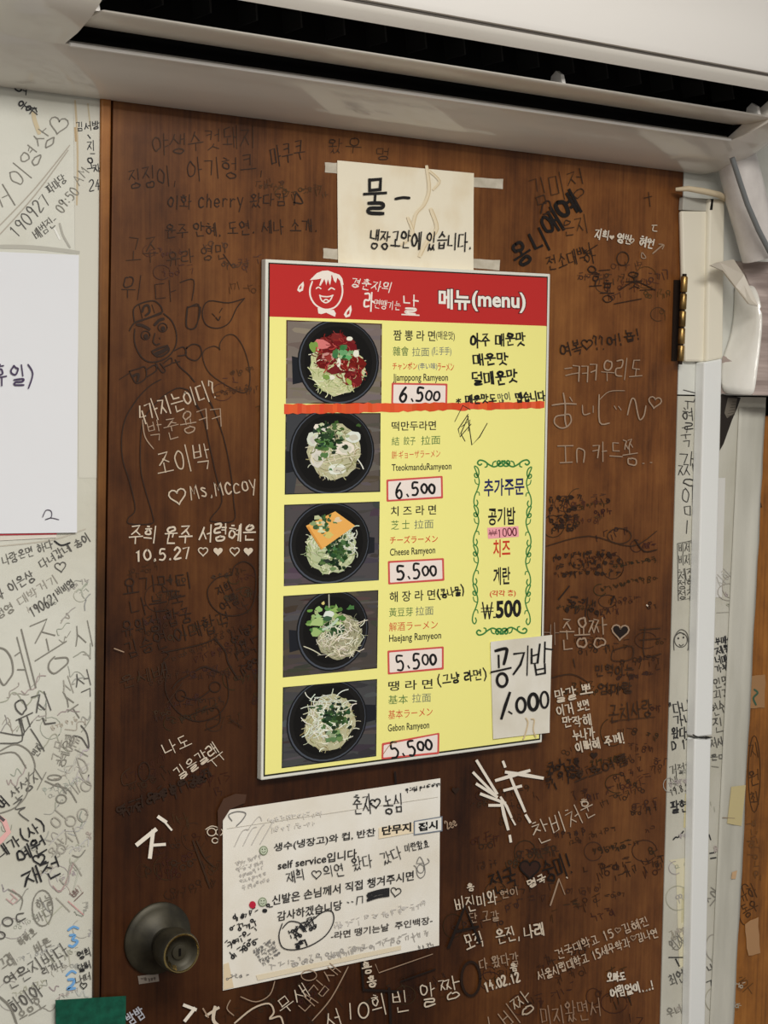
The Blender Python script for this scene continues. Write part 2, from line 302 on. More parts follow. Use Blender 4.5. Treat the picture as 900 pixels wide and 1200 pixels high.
# ------------------------------------------------------------------ the setting
def edge(a, b):                           # a nearly upright edge through two photograph points: x at height z
    p, q = at(*a), at(*b); return lambda z: p.x+(q.x-p.x)*(z-p.z)/(q.z-p.z)
X_CASE = edge((117, 115), (108.5, 1090)); X_GAP = edge((128.7, 122), (115, 1190)); X_DOOR = edge((132.7, 122), (118.3, 1190))
X_HINGE = edge((800, 228), (773, 1200)); X_JAMB = edge((801, 228), (774, 1200)); X_STRIP = edge((897, 480), (858, 1200))
def upright(xa, xb, z0, z1, y): return [(xa(z0), y, z0), (xb(z0), y, z0), (xb(z1), y, z1), (xa(z1), y, z1)]
K = lambda x: (lambda z: x)
PAPER_WALL = noisy('papered_wall', (196, 194, 180), (214, 213, 202), (5, 5, 4), .5, .35, bump=.25, bscale=(40, 40, 30), c3=(206, 206, 195))
PLASTER = noisy('painted_plaster', (205, 206, 198), (218, 219, 212), (6, 6, 6), .6, .3, bump=.1)
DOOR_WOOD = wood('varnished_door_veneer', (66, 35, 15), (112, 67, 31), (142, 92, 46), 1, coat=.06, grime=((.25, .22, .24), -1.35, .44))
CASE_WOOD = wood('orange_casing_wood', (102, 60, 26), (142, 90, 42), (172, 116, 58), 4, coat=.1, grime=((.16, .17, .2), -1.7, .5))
PANEL_WOOD = wood('golden_panel_wood', (98, 58, 20), (148, 93, 35), (178, 120, 54), 7, coat=.1)
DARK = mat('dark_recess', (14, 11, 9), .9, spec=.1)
mb = MB(); mb.prism(upright(K(-1.6), X_CASE, 0, 2.4, 0), .1); wall_left = struct(mb.build('wall_left', PAPER_WALL), 'off-white papered wall beside the door, crowded with handwriting', 'wall')
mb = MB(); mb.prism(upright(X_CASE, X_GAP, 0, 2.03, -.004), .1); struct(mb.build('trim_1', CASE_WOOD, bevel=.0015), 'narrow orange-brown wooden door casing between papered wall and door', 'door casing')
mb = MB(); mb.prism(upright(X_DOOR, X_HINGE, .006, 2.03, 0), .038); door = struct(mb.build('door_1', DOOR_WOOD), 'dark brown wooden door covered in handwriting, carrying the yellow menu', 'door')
mb = MB(); mb.box((X_GAP(2.03), .0, 2.03), (X_JAMB(2.03), .1, 2.4)); struct(mb.build('wall_back', PLASTER), 'painted wall above the wooden door, behind the air conditioner', 'wall')
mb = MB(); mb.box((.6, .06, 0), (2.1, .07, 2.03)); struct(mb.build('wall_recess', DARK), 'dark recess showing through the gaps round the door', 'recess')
JAMB = noisy('taped_paper', (184, 181, 166), (208, 206, 195), (9, 9, 5), .55, .3, bump=.3, bscale=(60, 60, 12))
zt = at(840, 463).z
mb = MB(); mb.prism(upright(X_JAMB, X_STRIP, 0, zt-.002, .0), .055); jamb = struct(mb.build('trim_2', JAMB), 'taped whitish paper covering the jamb on the hinge side of the door', 'door jamb')
mb = MB(); mb.prism(upright(X_JAMB, K(2.1), zt, 2.4, .0), .055); struct(mb.build('wall_right', PLASTER), 'pale painted wall behind the pipes at the hinge side', 'wall')
zp = at(890, 488).z
mb = MB(); mb.prism([(X_STRIP(0)+.001, .004, 0), (2.1, .004, 0), (2.1, .004, zp+.01), (X_STRIP(zp)+.001, .004, zp)], .03); panel = struct(mb.build('wall_panel', PANEL_WOOD), 'golden brown wooden panel at the far end past the taped jamb', 'wood panel')
FLOOR = noisy('worn_vinyl_floor', (78, 64, 52), (100, 84, 68), (4, 4, 4), .5)
mb = MB(); mb.box((-1.6, -3.6, -.05), (2.6, .1, 0)); struct(mb.build('floor', FLOOR), 'plain worn brown floor below the door', 'floor')
CEIL = mat('ceiling_paint', (232, 230, 224), .8)
mb = MB(); mb.box((-1.6, -3.6, 2.4), (2.6, .1, 2.45)); struct(mb.build('ceiling', CEIL), 'plain white painted ceiling', 'ceiling')

# ------------------------------------------------------------------ air conditioner
AXL, AXR = .548, 1.612
AC_W = mat('warm_white_plastic', (224, 219, 210), .1, spec=.6); AC_P = mat('front_panel_plastic', (234, 231, 226), .2, spec=.5)
AC_D = mat('black_outlet_plastic', (16, 15, 14), .6, spec=.3); AC_V = mat('dark_grey_vane_plastic', (60, 59, 57), .5); AC_G = mat('louver_plastic', (214, 208, 198), .3)
bot = [(-.002, 1.889), (-.03, 1.891), (-.06, 1.901), (-.085, 1.912), (-.096, 1.9175)]
LIP, UPL = (-.098, 1.9185), (-.193, 1.9605)
slope = [(-.125, 1.9285), (-.16, 1.943), (-.18, 1.953), UPL]
front = [(-.202, 1.968), (-.206, 1.974)]
back = [(-.206, 2.165), (-.196, 2.185), (-.17, 2.196), (-.002, 2.196)]
VXL, VXR = .632, 1.527
ac = thing('air_conditioner', (1.08, -.1, 1.889), 'large white wall air conditioner above the door with an open louver', 'air conditioner')
mb = MB()
def ring(x, prof, k=0):                    # k rounds the ends: the outline shrinks towards its middle
    cy, cz = -.09, 2.05
    return [Vector((x, cy+(y-cy)*(1-k) if y < -.01 else y, cz+(z-cz)*(1-k*.9))) for y, z in prof]
full = bot+[LIP, (-.127, 1.9235), (-.155, 1.932), (-.178, 1.943), (-.195, 1.957), (-.2045, 1.972)]+back
ends = [(0, .16), (.004, .10), (.012, .045), (.024, .012), (.04, 0)]
mb.rings([ring(AXL+d, full, k) for d, k in ends]+[ring(VXL, full)])
mb.rings([ring(VXR, full)]+[ring(AXR-d, full, k) for d, k in reversed(ends)])
under = bot+[LIP]
mb.rings([[Vector((x, y, z)) for y, z in under+[(-.088, 1.924), (-.06, 1.917), (-.002, 1.905)]] for x in (VXL, VXR)])
over = [UPL]+front+back
mb.rings([[Vector((x, y, z)) for y, z in over+[(-.002, 2.18), (-.15, 2.15), (-.19, 2.0), (-.186, 1.966)]] for x in (VXL, VXR)])
mb.build('body', AC_W, ac, smooth=True)
mb = MB()                                  # the bright rim along the lower lip
mb.tube([(VXL+.004, LIP[0]-.001, LIP[1]-.0005), (VXR-.004, LIP[0]-.001, LIP[1]-.0005)], .0022, 8); mb.build('outlet_rim', AC_P, ac, smooth=True)
mb = MB()                                  # outlet cavity
cav = [(-.09, 1.9215), (-.055, 1.965), (-.05, 2.02), (-.09, 2.06), (-.15, 2.06), (-.185, 1.975)]
for (y0, z0), (y1, z1) in zip(cav, cav[1:]): mb.poly([(VXL, y0, z0), (VXR, y0, z0), (VXR, y1, z1), (VXL, y1, z1)])
for x in (VXL+.0006, VXR-.0006): mb.poly([(x, y, z) for y, z in cav])
mb.build('air_outlet', AC_D, ac)
for i in range(17):
    x = VXL+.035+i*.052
    mb = MB(); mb.prism([(x, -.125, 1.962), (x+.0022, -.125, 1.962), (x+.011, -.1, 2.03), (x+.0088, -.1, 2.03)], .035); mb.build('vane', AC_V, ac)
fl = [(-.1, 1.9365), (-.13, 1.9345), (-.158, 1.9365), (-.1605, 1.9385), (-.158, 1.9405), (-.13, 1.9405), (-.1, 1.9395)]
mb = MB(); mb.rings([[Vector((x, y, z)) for y, z in (fl if 0 < i < 5 else [(a, 1.9385+(b-1.9385)*.4) for a, b in fl])] for i, x in enumerate((VXL+.008, VXL+.012, 1.0, 1.2, VXR+.012, VXR+.016))])
mb.build('louver', AC_G, ac, smooth=True)
for x in (VXL+.006, 1.2, VXR-.012):
    mb = MB(); mb.rings([[Vector((x+a, -.14+b, 1.94+c)) for b, c in ((-.012, 0), (.01, 0), (.008, .012), (.0, .017), (-.008, .012))] for a in (0, .005)]); mb.build('louver_clip', AC_P, ac)
mb = MB()
pan = [(-.2065, 1.9762), (-.2115, 1.9768), (-.2145, 1.983), (-.2165, 2.02), (-.2165, 2.12), (-.213, 2.16), (-.2065, 2.163)]
mb.rings([[Vector((x, y if y > -.207 else y+dy, z)) for y, z in pan] for x, dy in ((AXL+.026, .005), (AXL+.034, .001), (AXL+.045, 0), (AXR-.045, 0), (AXR-.034, .001), (AXR-.026, .005))])
mb.build('front_panel', AC_P, ac, smooth=True)
mb = MB(); mb.box((AXL+.03, -.2072, 1.9742), (AXR-.03, -.2055, 1.9762)); mb.build('panel_gap', mat('grey_gap', (92, 86, 80), .6), ac)

# ------------------------------------------------------------------ pipes and trunking on the hinge side
WRAP = noisy('white_pipe_tape', (196, 190, 186), (222, 217, 213), (30, 30, 14), .28, .5, bump=.35, bscale=(25, 25, 60))
DUCTM = noisy('pinkish_wrapped_tape', (146, 130, 124), (184, 168, 161), (6, 6, 90), .5, .35, bump=.6, bscale=(8, 8, 130))
SHINY = noisy('shiny_white_sheeting', (222, 219, 210), (238, 236, 229), (14, 14, 10), .14, .7, bump=.35, bscale=(16, 16, 12))
GREY = mat('grey_cable_sheath', (112, 115, 116), .4); CREAM = mat('cream_pvc', (232, 226, 208), .38); WHITE_PVC = mat('white_pvc', (232, 234, 232), .32); BEIGE = mat('beige_pipe_cover', (204, 188, 158), .45)
pb = MB(); B = at(866, 197, -.04); D_ = at(894, 300, -.045)
pb.tube([B+(B-D_)*.16, B, B.lerp(D_, .35)+Vector((-.002, 0, 0)), B.lerp(D_, .7), D_], [.0262, .0262, .0268, .0275, .028], 24)
t = pb.build('wrapped_pipe', WRAP, None, D_, smooth=True); tag(t, 'white tape-wrapped pipe slanting down from under the air conditioner', 'pipe')
mb = MB(); mb.tube([at(858, 185, -.075), at(866, 210, -.075), at(876, 240, -.076), at(889, 270, -.078), at(903, 297, -.08), at(925, 330, -.08)], .0036, 12)
tag(mb.build('grey_cable', GREY, None, at(900, 290, -.08), smooth=True), 'dark grey cable running along the white wrapped pipe', 'cable')
dp = -.042
lb = [(862, 306), (861, 335), (862, 364), (856, 401), (846, 420), (845, 461)]; lf = [(868, 308), (880, 335), (889, 362), (887, 395), (882, 440), (879, 464)]
bk_ = [at(x, y, -.001) for x, y in lb]; fr_ = [at(x, y, dp if i > 1 else dp*(.35+.3*i)) for i, (x, y) in enumerate(lf)]
for b, f in zip(bk_, fr_): f.z = b.z+(f.z-b.z)*.5
dt = thing('wrapped_duct', bk_[-1], 'bulky boxed pipe wrapped in pinkish wrinkled tape at the hinge side', 'wrapped pipe')
duct = MB(); rg = []
for b, f in zip(bk_, fr_): rg.append([b, b.lerp(f, .5), b.lerp(f, .93)+Vector((.0005, 0, 0)), f+Vector((.004, -.002, 0)), Vector((f.x+.05, dp-.008, b.z)), Vector((f.x+.14, dp-.006, b.z-.002)), Vector((2.06, dp-.004, b.z)), Vector((2.06, -.001, b.z))])
fine = []
for a, b in zip(rg, rg[1:]):
    for k in range(8): fine.append([p.lerp(q, k/8) for p, q in zip(a, b)])
fine.append(rg[-1]); R = random.Random(6)
for r in fine:                              # the tape lies in ridges that sag towards the room
    d = R.uniform(-.0012, .0012)
    for k in (3, 4, 5, 6): r[k] = r[k]+Vector((0, d, -.001*(k-3)))
duct.rings(fine); duct.build('tape_wrapping', DUCTM, dt, smooth=True)
mb = MB(); cols = []
for j, (b, f) in enumerate(zip(bk_, fr_)):
    o = Vector((-.0022, 0, 0)); e = ((0, 0, 0), (-.002, .001, 0), (-.004, .002, .0), (.002, -.002, 0), (-.002, .001, 0), (.002, -.001, 0))[j]
    cols.append([b+o, b.lerp(f, .35)+o+Vector(e), b.lerp(f, .7)+o-Vector(e)*.5, f+o*.6, f+Vector((.0045, -.0042, 0))])
for j in range(1, 5):
    for i in range(4): mb.poly([cols[j][i], cols[j][i+1], cols[j+1][i+1], cols[j+1][i]])
sh = mb.build('plastic_sheet', SHINY, dt, smooth=True, weld=True); sh['label'] = 'shiny white plastic sheet folded over the boxed pipe'
sd = sh.modifiers.new('soft', 'SUBSURF'); sd.levels = 2; sd.render_levels = 2
md = sh.modifiers.new('thickness', 'SOLIDIFY'); md.thickness = .0012
fl_ = MB(); pts = [at(833, 311, -.05), at(843, 307, -.038), at(860, 304, -.03), at(872, 322, -.05), at(889, 359, -.064), at(878, 356, -.062), at(862, 336, -.045), at(847, 317, -.045)]
fl_.prism(pts, .003); fp = fl_.build('torn_flap', mat('beige_flap', (196, 188, 174), .4), dt); fp['label'] = 'loose beige torn flap of tape'

# wide trunking above, narrow raceway below
tr = thing('cable_trunking', at(820, 425, -.01), 'cream plastic cable trunking running down beside the brass hinge', 'cable trunking')
mb = MB(); mb.prism([at(799, 247, -.008), at(834, 247, -.008), at(829, 424, -.008), at(803.5, 424, -.008)][::-1], .0075); mb.build('cover', CREAM, tr, bevel=.003)
mb = MB(); mb.prism([at(832, 233, -.015), at(850, 233, -.015), at(847.5, 420, -.015), at(828.5, 424, -.015)][::-1], .0145); mb.build('channel', CREAM, tr, bevel=.003)
mb = MB(); mb.prism([at(801, 231, -.0085), at(833, 233, -.0085), at(833, 248, -.0085), at(800, 246, -.0085)][::-1], .008); q = mb.build('end_cap', mat('grey_end_tape', (176, 174, 164), .3), tr, bevel=.001); q['label'] = 'grey translucent tape closing the top'
mb = MB(); mb.prism([at(834, 233, -.0153), at(836.2, 233, -.0153), at(835, 246, -.0153), at(832.5, 246, -.0153)][::-1], .004); mb.build('slot', AC_D, tr)
nr = thing('white_raceway', at(817, 1200, -.016), 'narrow white plastic raceway running down the taped jamb', 'cable raceway')
mb = MB(); mb.prism([at(825.5, 424.5, -.017), at(846.5, 420.5, -.017), at(834.8, 862, -.017), at(814.5, 864, -.017)][::-1], .0168); mb.build('upper_length', WHITE_PVC, nr, bevel=.002)
zb = .02; pL, pR = at(814.2, 866, -.016), at(833.6, 864, -.016); qL, qR = at(808, 1200, -.016), at(826.5, 1200, -.016)
k1 = (zb-pL.z)/(qL.z-pL.z)
mb = MB(); mb.prism([pL, pR, pR+(qR-pR)*k1, pL+(qL-pL)*k1][::-1], .0158); mb.build('lower_length', WHITE_PVC, nr, bevel=.002)
pn = Pen(-.0178); pn.stroke([(812, 861), (820, 864.5), (834, 864)], 1.6, (30, 28, 26)); pn.shape([(826, 862.5), (836, 864), (827, 866)], (30, 28, 26)); pn.build('joint_mark', INK, nr)
mb = MB(); mb.tube([at(792, 222, -.012), at(806, 221, -.024), at(824, 224, -.028), at(842, 228, -.026), at(853, 234, -.018), at(857, 241, -.006)], [.0024, .0036, .0042, .0042, .004, .003], 14)
tag(mb.build('beige_pipe', BEIGE, None, at(842, 228, -.02), smooth=True), 'short beige pipe crossing above the top of the cream trunking', 'pipe')
# torn dark opening at the top of the jamb, tape pieces, stains
pn = Pen(-.0006); pn.shape([(845, 462), (868, 466), (864, 478), (858, 492), (848, 520), (843.5, 528)], (40, 34, 29)); pn.up(); pn.shape([(853, 466), (864, 467), (861, 484), (852, 490), (849, 484)], (112, 105, 94)); pn.up()
for i in range(6): pn.stroke([(852+i*1.3, 488-i*3.4), (861+i*.6, 486-i*3)], .9, (70, 64, 56))
q = pn.build('torn_gap', INK, jamb); q['label'] = 'dark torn opening under the wrapped duct'
pn = Pen(-.0004)
for a, c in (([(811, 600), (820, 600), (817, 790), (808, 790)], (208, 200, 160)), ([(803, 930), (812, 930), (811, 970), (801, 970)], (206, 196, 152)), ([(856, 925), (868, 925), (866, 968), (853, 962)], (202, 190, 146)), ([(784, 1008), (806, 1005), (805, 1130), (796, 1135), (792, 1015)], (216, 210, 182)), ([(799, 1040), (809, 1040), (808, 1078), (798, 1082)], (200, 194, 160)), ([(842, 560), (850, 560), (846, 700), (838, 700)], (214, 213, 208)), ([(857, 1024), (862, 1022), (861, 1028)], (206, 176, 140))):
    pn.shape(a, c); pn.up()
q = pn.build('yellowed_tape', INK, jamb); q['label'] = 'yellowed strips of old tape'
# hanging folds of the paper covering, and its ragged edge
mb = MB(); R = random.Random(9); rows = 70; cols = []; jag = 0
for j in range(rows+1):
    v = j/rows*2.4; py = 478+752*v; xa = 866-36*v; jag = .5*jag+R.uniform(-.7, .7); xb = 897-39*v; wv = math.sin(v*5)
    cols.append([at(xa+(xb-xa)*t+(jag if t == 1 else 0), py, -.0012-d*(.32+.1*wv*s)) for t, d, s in ((0, 0, 0), (.14, .0012, 1), (.3, .0034, 1), (.44, .002, -1), (.56, .0006, 1), (.68, .0026, -1), (.8, .0046, 1), (.9, .003, 1), (1, .0002, 0))])
for j in range(rows):
    for i in range(8): mb.poly([cols[j+1][i], cols[j+1][i+1], cols[j][i+1], cols[j][i]])
q = mb.build('loose_paper_edge', noisy('loose_grey_paper', (180, 178, 166), (204, 202, 191), (20, 20, 4), .6), jamb, smooth=True, weld=True); q['label'] = 'loose grey ragged edge of the paper covering'
md = q.modifiers.new('thickness', 'SOLIDIFY'); md.thickness = .0006; md.offset = 1
pn = Pen(-.0038)
for a, c in (([(857, 922), (874, 920), (869, 968), (852, 965)], (196, 182, 136)), ([(858, 1022), (864, 1020), (862, 1030), (857, 1030)], (200, 166, 128))): pn.shape(a, c); pn.up()
pn.stroke([(847, 958), (861, 959)], 1.2, (150, 132, 108)); q = pn.build('yellowed_tape', INK, jamb); q['label'] = 'yellowed scraps of old tape'
pn = Pen(-.0003)                            # clear tape and old water marks on the papered wall
pn.shape([(86, 115), (117, 117), (115.5, 560), (92, 560), (91, 300), (88, 297)], (203, 201, 189)); pn.up(2e-5)
for q_, a, c in (([(88, 118), (90, 150), (91, 190), (90, 240)], 2.4, (188, 172, 142)), ([(39, 132), (41, 142), (46, 156)], 5, (199, 184, 152)), ([(88, 150), (89, 165)], 3.2, (176, 152, 116)), ([(-4, 289), (40, 290), (92, 296)], 5, (176, 174, 164)), ([(70, 262), (74, 276), (82, 290)], 2.6, (170, 168, 158)), ([(64, 268), (70, 280)], 3, (226, 226, 220)), ([(0, 640), (60, 633), (100, 620)], 1.6, (184, 178, 164)), ([(103, 122), (106, 150)], 2.4, (190, 178, 150))): pn.stroke(q_, a, c); pn.up(1e-5)
q = pn.build('clear_tape_and_stains', INK, wall_left); q['label'] = 'clear tape strip and brownish water marks'
# ------------------------------------------------------------------ door hardware
BRASS = noisy('worn_brass', (96, 76, 44), (176, 142, 86), (60, 60, 60), .34, .5); BRASS.node_tree.nodes['Principled BSDF'].inputs['Metallic'].default_value = .85
BRONZE = noisy('dull_bronze', (36, 33, 25), (62, 58, 45), (40, 40, 40), .5, .4); BRONZE.node_tree.nodes['Principled BSDF'].inputs['Metallic'].default_value = .35
LEAF_SHADE = mat('hinge_leaf_shade', (30, 18, 10), .7, spec=.2)  # leaf colour holds the soft shadow beside the barrel; the pin shares it
mb = MB(); mb.prism([at(790, 328, -.001), at(800, 328, -.001), at(796, 423, -.001), at(787, 423, -.001)][::-1], .001); hinge = mb.build('hinge', LEAF_SHADE, door); hinge['label'] = 'hinge leaf darkened as the soft shadow beside its brass barrel'
for i in range(5):
    a, b = at(802-i*.95, 324+i*20.2, -.0115), at(802-(i+.92)*.95, 324+(i+.92)*20.2, -.0115)
    mb = MB(); mb.tube([a, a.lerp(b, .06), a.lerp(b, .94), b], [.0038, .0046, .0046, .0038], 18); mb.build('knuckle', BRASS, hinge, smooth=True)
mb = MB(); mb.tube([at(802.2, 321, -.0115), at(797, 427, -.0115)], .003, 12); mb.build('pin', LEAF_SHADE, hinge, smooth=True)
kc = at(184, 1099)
mb = MB(); mb.lathe(kc, [(.012, .002), (.013, .016), (.0155, .024), (.0205, .03), (.0222, .036), (.0226, .046), (.0224, .0545), (.0214, .0572), (.02, .058), (.0186, .0572), (.0165, .054), (.012, .0505), (.0085, .0505), (.008, .0525), (.006, .053), (.0, .053)], 48)
knob = mb.build('door_knob', BRONZE, door, smooth=True); knob['label'] = 'round dull bronze door knob'
mb = MB(); mb.lathe(kc, [(.0395, .0003), (.0395, .003), (.0375, .0052), (.034, .006), (.028, .0085), (.02, .0155), (.0165, .019), (.0, .0195)], 56); mb.build('rosette', BRONZE, knob, smooth=True)
BR2 = mat('bright_brass', (150, 132, 88), .24, metal=1); mb = MB()
mb.rings([[kc+Vector((r*math.cos(q), -d, r*math.sin(q))) for q in (2*math.pi*k/40 for k in range(40))] for r, d in ((.0212, .0572), (.0204, .0586), (.0194, .0584), (.0188, .0574))], caps=False)
for k in range(4, 10):
    q0, q1 = 2*math.pi*(k+.12)/14, 2*math.pi*(k+.88)/14
    mb.poly([kc+Vector((r*math.cos(q), -d, r*math.sin(q))) for r, d, q in ((.0183, .0573, q0), (.0183, .0573, q1), (.0145, .0532, q1), (.0145, .0532, q0))])
q = mb.build('brass_ring', BR2, knob); q['label'] = 'bright faceted brass ring'
mb = MB(); mb.box((kc.x-.0012, kc.y-.0538, kc.z-.004), (kc.x+.0012, kc.y-.0528, kc.z+.004)); mb.build('keyhole', DARK, knob)
# ------------------------------------------------------------------ menu board
MY = -.0105
menu = thing('menu_board', at(468, 892, -.005), 'large yellow and red illustrated noodle menu board hung on the wooden door', 'menu board')
FRAME = mat('white_menu_frame', (222, 222, 212), .35); FACE = ink_mat('laminated_print', .3, .22)
mb = MB(); mb.prism([at(x, y, MY) for x, y in ((301+5, 914.6), (635.2, 870), (645, 321), (311.3, 303.6))], .0095); mb.build('board', FRAME, menu, bevel=.0012)
YEL, RED, BLK = (243, 238, 146), (188, 46, 44), (28, 26, 24)
pn = Pen(MY-.0002); pn.shape([(314.6, 307.6), (642, 324.2), (633, 867), (308.8, 910.2)], (34, 36, 24)); pn.up(3e-5)
pn.shape([(316, 371), (640.6, 382), (631.6, 865.3), (310.5, 908)], YEL); pn.shape([(316.2, 309.2), (640.8, 325.6), (640.6, 382.4), (316, 371.4)], RED)
pn.build('printed_face', FACE, menu)
GRN, ORG, DGR, GRY = (72, 118, 58), (208, 66, 38), (44, 100, 48), (110, 120, 104)
def line(*a, bold=.012):
    ty = Pen(MY-.0003); printed(ty, *a, bold=bold); ty.build('printed_line', PRINT, menu)
rows = [
 ('짬 뽕 라 면', 461, 510, 386.5, 399, 1, BLK), ('(매운맛)', 511, 533, 387.5, 399, 1, (60, 58, 52)), ('雜會', 460.5, 479, 406, 417, 0, DGR), ('拉面', 483, 503, 407, 417.5, 0, GRY), ('(陳手手)', 506, 529, 406.5, 417.5, 0, (128, 134, 122)),
 ('チャンポン', 460, 489, 424.5, 433.5, 0, ORG), ('(辛い味)', 490, 512.5, 425, 434, 0, (120, 124, 130)), ('ラーメン', 513, 532, 425.5, 434.5, 0, ORG), ('Jjamppong Ramyeon', 460.5, 525, 438, 449, 0, BLK),
 ('떡만두라면', 459, 511, 494, 505, -1, BLK), ('結', 459, 468, 512, 522, 0, GRN), ('餃子', 473, 487, 511.5, 521.5, 0, DGR), ('拉面', 493.5, 516, 511, 521.5, -1, GRN), ('餠·ギョーザラーメン', 459, 516, 528.5, 538, -2, ORG), ('TteokmanduRamyeon', 459, 529, 544, 554.5, -2, BLK),
 ('치 즈 라 면', 458, 511, 593.5, 605, -2, BLK), ('芝 士', 458.5, 480, 610, 621, -1, GRN), ('拉面', 485.5, 508, 609.5, 620, -1, GRY), ('チーズラーメン', 457, 513, 628.5, 637.5, -2, ORG), ('Cheese Ramyeon', 457, 510, 643, 654, -3, BLK),
 ('해 장 라 면', 456.5, 510, 693.5, 706, -3, BLK), ('黃豆芽', 456, 484, 712.5, 723, -1, GRN), ('拉面', 487, 508, 711, 721.5, -1, GRY), ('解酒ラーメン', 456, 513, 729.5, 740, -3, ORG), ('Haejang Ramyeon', 456, 517, 744, 755, -4, BLK),
 ('땡 라 면', 455, 507, 798.5, 810, -3, BLK), ('基本', 455, 478, 815, 825.5, -1, GRN), ('拉面', 483, 505, 813, 823.5, -1, GRY), ('基本ラーメン', 455, 507, 832.5, 843, -4, ORG), ('Gebon Ramyeon', 454.5, 503, 849, 860, -4, BLK)]
for r in rows: line(*r, bold=0 if ord(r[0][0]) > 0x3100 and ord(r[0][0]) < 0xA000 else .012)
NAVY = (36, 40, 92)
for r in (('추가주문', 567, 614.5, 561.5, 582, -2, NAVY), ('공기밥', 572, 604, 595, 616, -1, BLK), ('치즈', 578, 598, 632.5, 653.5, -1, (206, 60, 34)), ('계란', 578, 598, 665, 686, -1, BLK), ('(각각 총)', 574, 604.5, 692, 700.5, -1, (206, 60, 34))): line(*r, bold=.022)
line('500', 581, 611, 704, 725, -2, BLK, bold=.04)
ty = Pen(MY-.0003); [ty.stroke(q, a, BLK, False) for q, a in (([(565.5, 706), (568.5, 725)], 2.2), ([(568.5, 725), (571, 709)], 2), ([(571, 709), (573.5, 725)], 2), ([(573.5, 725), (576.5, 706)], 2.2), ([(564, 713), (578, 712.4)], 1.5), ([(564, 717), (578, 716.4)], 1.5), ([(578.6, 723.4), (580.2, 723.4)], 2.4))]; ty.build('printed_line', PRINT, menu)
hd = Pen(MY-.00036)
for d, c, b in ((0, (96, 20, 22), .075), (1, (238, 236, 226), .03)):
    hd.up(1e-5); e = 1 if d == 0 else 0
    printed(hd, '메뉴', 514-e, 551+e, 338-e, 362+e, 1.6, c, bold=b); printed(hd, '(menu)', 553-e, 616+e, 340.5-e, 364.5+e, 2.5, c, bold=b)
q = hd.build('title_lettering', PRINT, menu); q['label'] = 'white menu title on the red band'
lg = Pen(MY-.00034); W_ = (240, 230, 220)
def z6(*p): return [(310+x/4.5, 305+y/4.5) for x, y in p]
lg.stroke(z6((252, 112), (240, 150), (242, 190), (262, 228), (295, 252), (330, 260), (370, 248), (398, 215), (411, 170), (408, 128)), 1.9, W_); lg.up()
lg.shape(z6((238, 105), (255, 88), (275, 68), (305, 56), (335, 54), (365, 66), (352, 80), (352, 100), (345, 132), (334, 100), (326, 132), (316, 98), (296, 134), (288, 132), (300, 96), (280, 100)), W_); lg.up()
lg.shape(z6((352, 66), (372, 68), (395, 76), (410, 95), (417, 128), (404, 134), (398, 108), (384, 92), (376, 120), (366, 108)), W_); lg.up()
for q in (((272, 150), (284, 142), (298, 150)), ((338, 156), (352, 146), (370, 154)), ((290, 184), (304, 190), (336, 192), (362, 184)), ((292, 186), (300, 210), (322, 224), (345, 212), (358, 188)), ((312, 214), (324, 206), (338, 214))): lg.stroke(z6(*q), 1.5, W_); lg.up()
lg.shape(z6((280, 252), (300, 250), (316, 260), (338, 262), (366, 262), (376, 280), (372, 298), (345, 286), (325, 276), (300, 284), (284, 280)), W_); lg.up()
lg.shape(z6((205, 112), (208, 130), (202, 160), (184, 168), (172, 158), (180, 136)), W_); lg.up(); lg.shape(z6((194, 130), (196, 146), (184, 156), (184, 146)), RED); lg.up()
lg.shape(z6((456, 236), (460, 262), (450, 296), (428, 302), (418, 286), (432, 262)), W_); lg.up(); lg.shape(z6((448, 258), (448, 282), (434, 290), (434, 276)), RED); lg.up()
lg.write('경춘자의', 411, 330, 460, 338, 11, W_, 1.5); lg.write('라', 426, 353, 439, 354, 20, W_, 2.4); lg.write('면땡기는', 438, 356, 470, 359, 9.5, W_, 1.1); lg.write('날', 471, 357, 491, 358, 22, W_, 2.2); lg.stroke([(471, 368.5), (491, 369.5)], 2, W_)
q = lg.build('shop_emblem', PRINT, menu); q['label'] = 'white smiling noodle-hair emblem and brush lettering'
# green scroll border
sc = Pen(MY-.0003); SG = (58, 128, 62)
def scroll(ox, oy, ax, ay, bx, by, wd=1.5):   # an S-scroll from (ox,oy) along a, bulging towards b
    T = lambda u, v: (ox+ax*u+bx*v, oy+ay*u+by*v)
    s1 = [T(.1+.16*(1-k/12)*math.cos(k*.75+2.6)+.1*k/12, .55+.5*(1-k/14)*math.sin(k*.75+2.6)) for k in range(12)][::-1]
    sc.stroke(s1+[T(.3, .1), T(.52, .28), T(.72, .72), T(.9, .82), T(.98, .5), T(.9, .25), T(.82, .4)], wd, SG); sc.up(2e-6)
    sc.stroke([T(.42, .2), T(.38, .6), T(.28, .75)], wd*.8, SG); sc.stroke([T(.62, .5), T(.62, .12), T(.7, .02)], wd*.8, SG); sc.up(2e-6)
for i in range(4):
    y0 = 549+i*46; sc_x = 1.15*i*.5
    scroll(562.5-sc_x, y0, -.6, 45, -8, 0); scroll(616.5-sc_x*.8, y0+1, -.5, 45, 8, 0)
scroll(590, 548, -31, -.5, 0, -10, 1.9); scroll(590, 548, 31, -.8, 0, -10, 1.9); scroll(588, 735, -30, 1, 0, 10, 1.9); scroll(588, 735, 30, -1.4, 0, 10, 1.9)
q = sc.build('scroll_border', PRINT, menu); q['label'] = 'green scrolled border round the extra orders'
ps = Pen(MY-.0004); ps.shape([(571, 618.5), (607.5, 616.5), (608, 629), (572, 631.5)], (244, 168, 176)); q = ps.build('price_patch', PRINT, menu); q['label'] = 'pink patch with a written price'
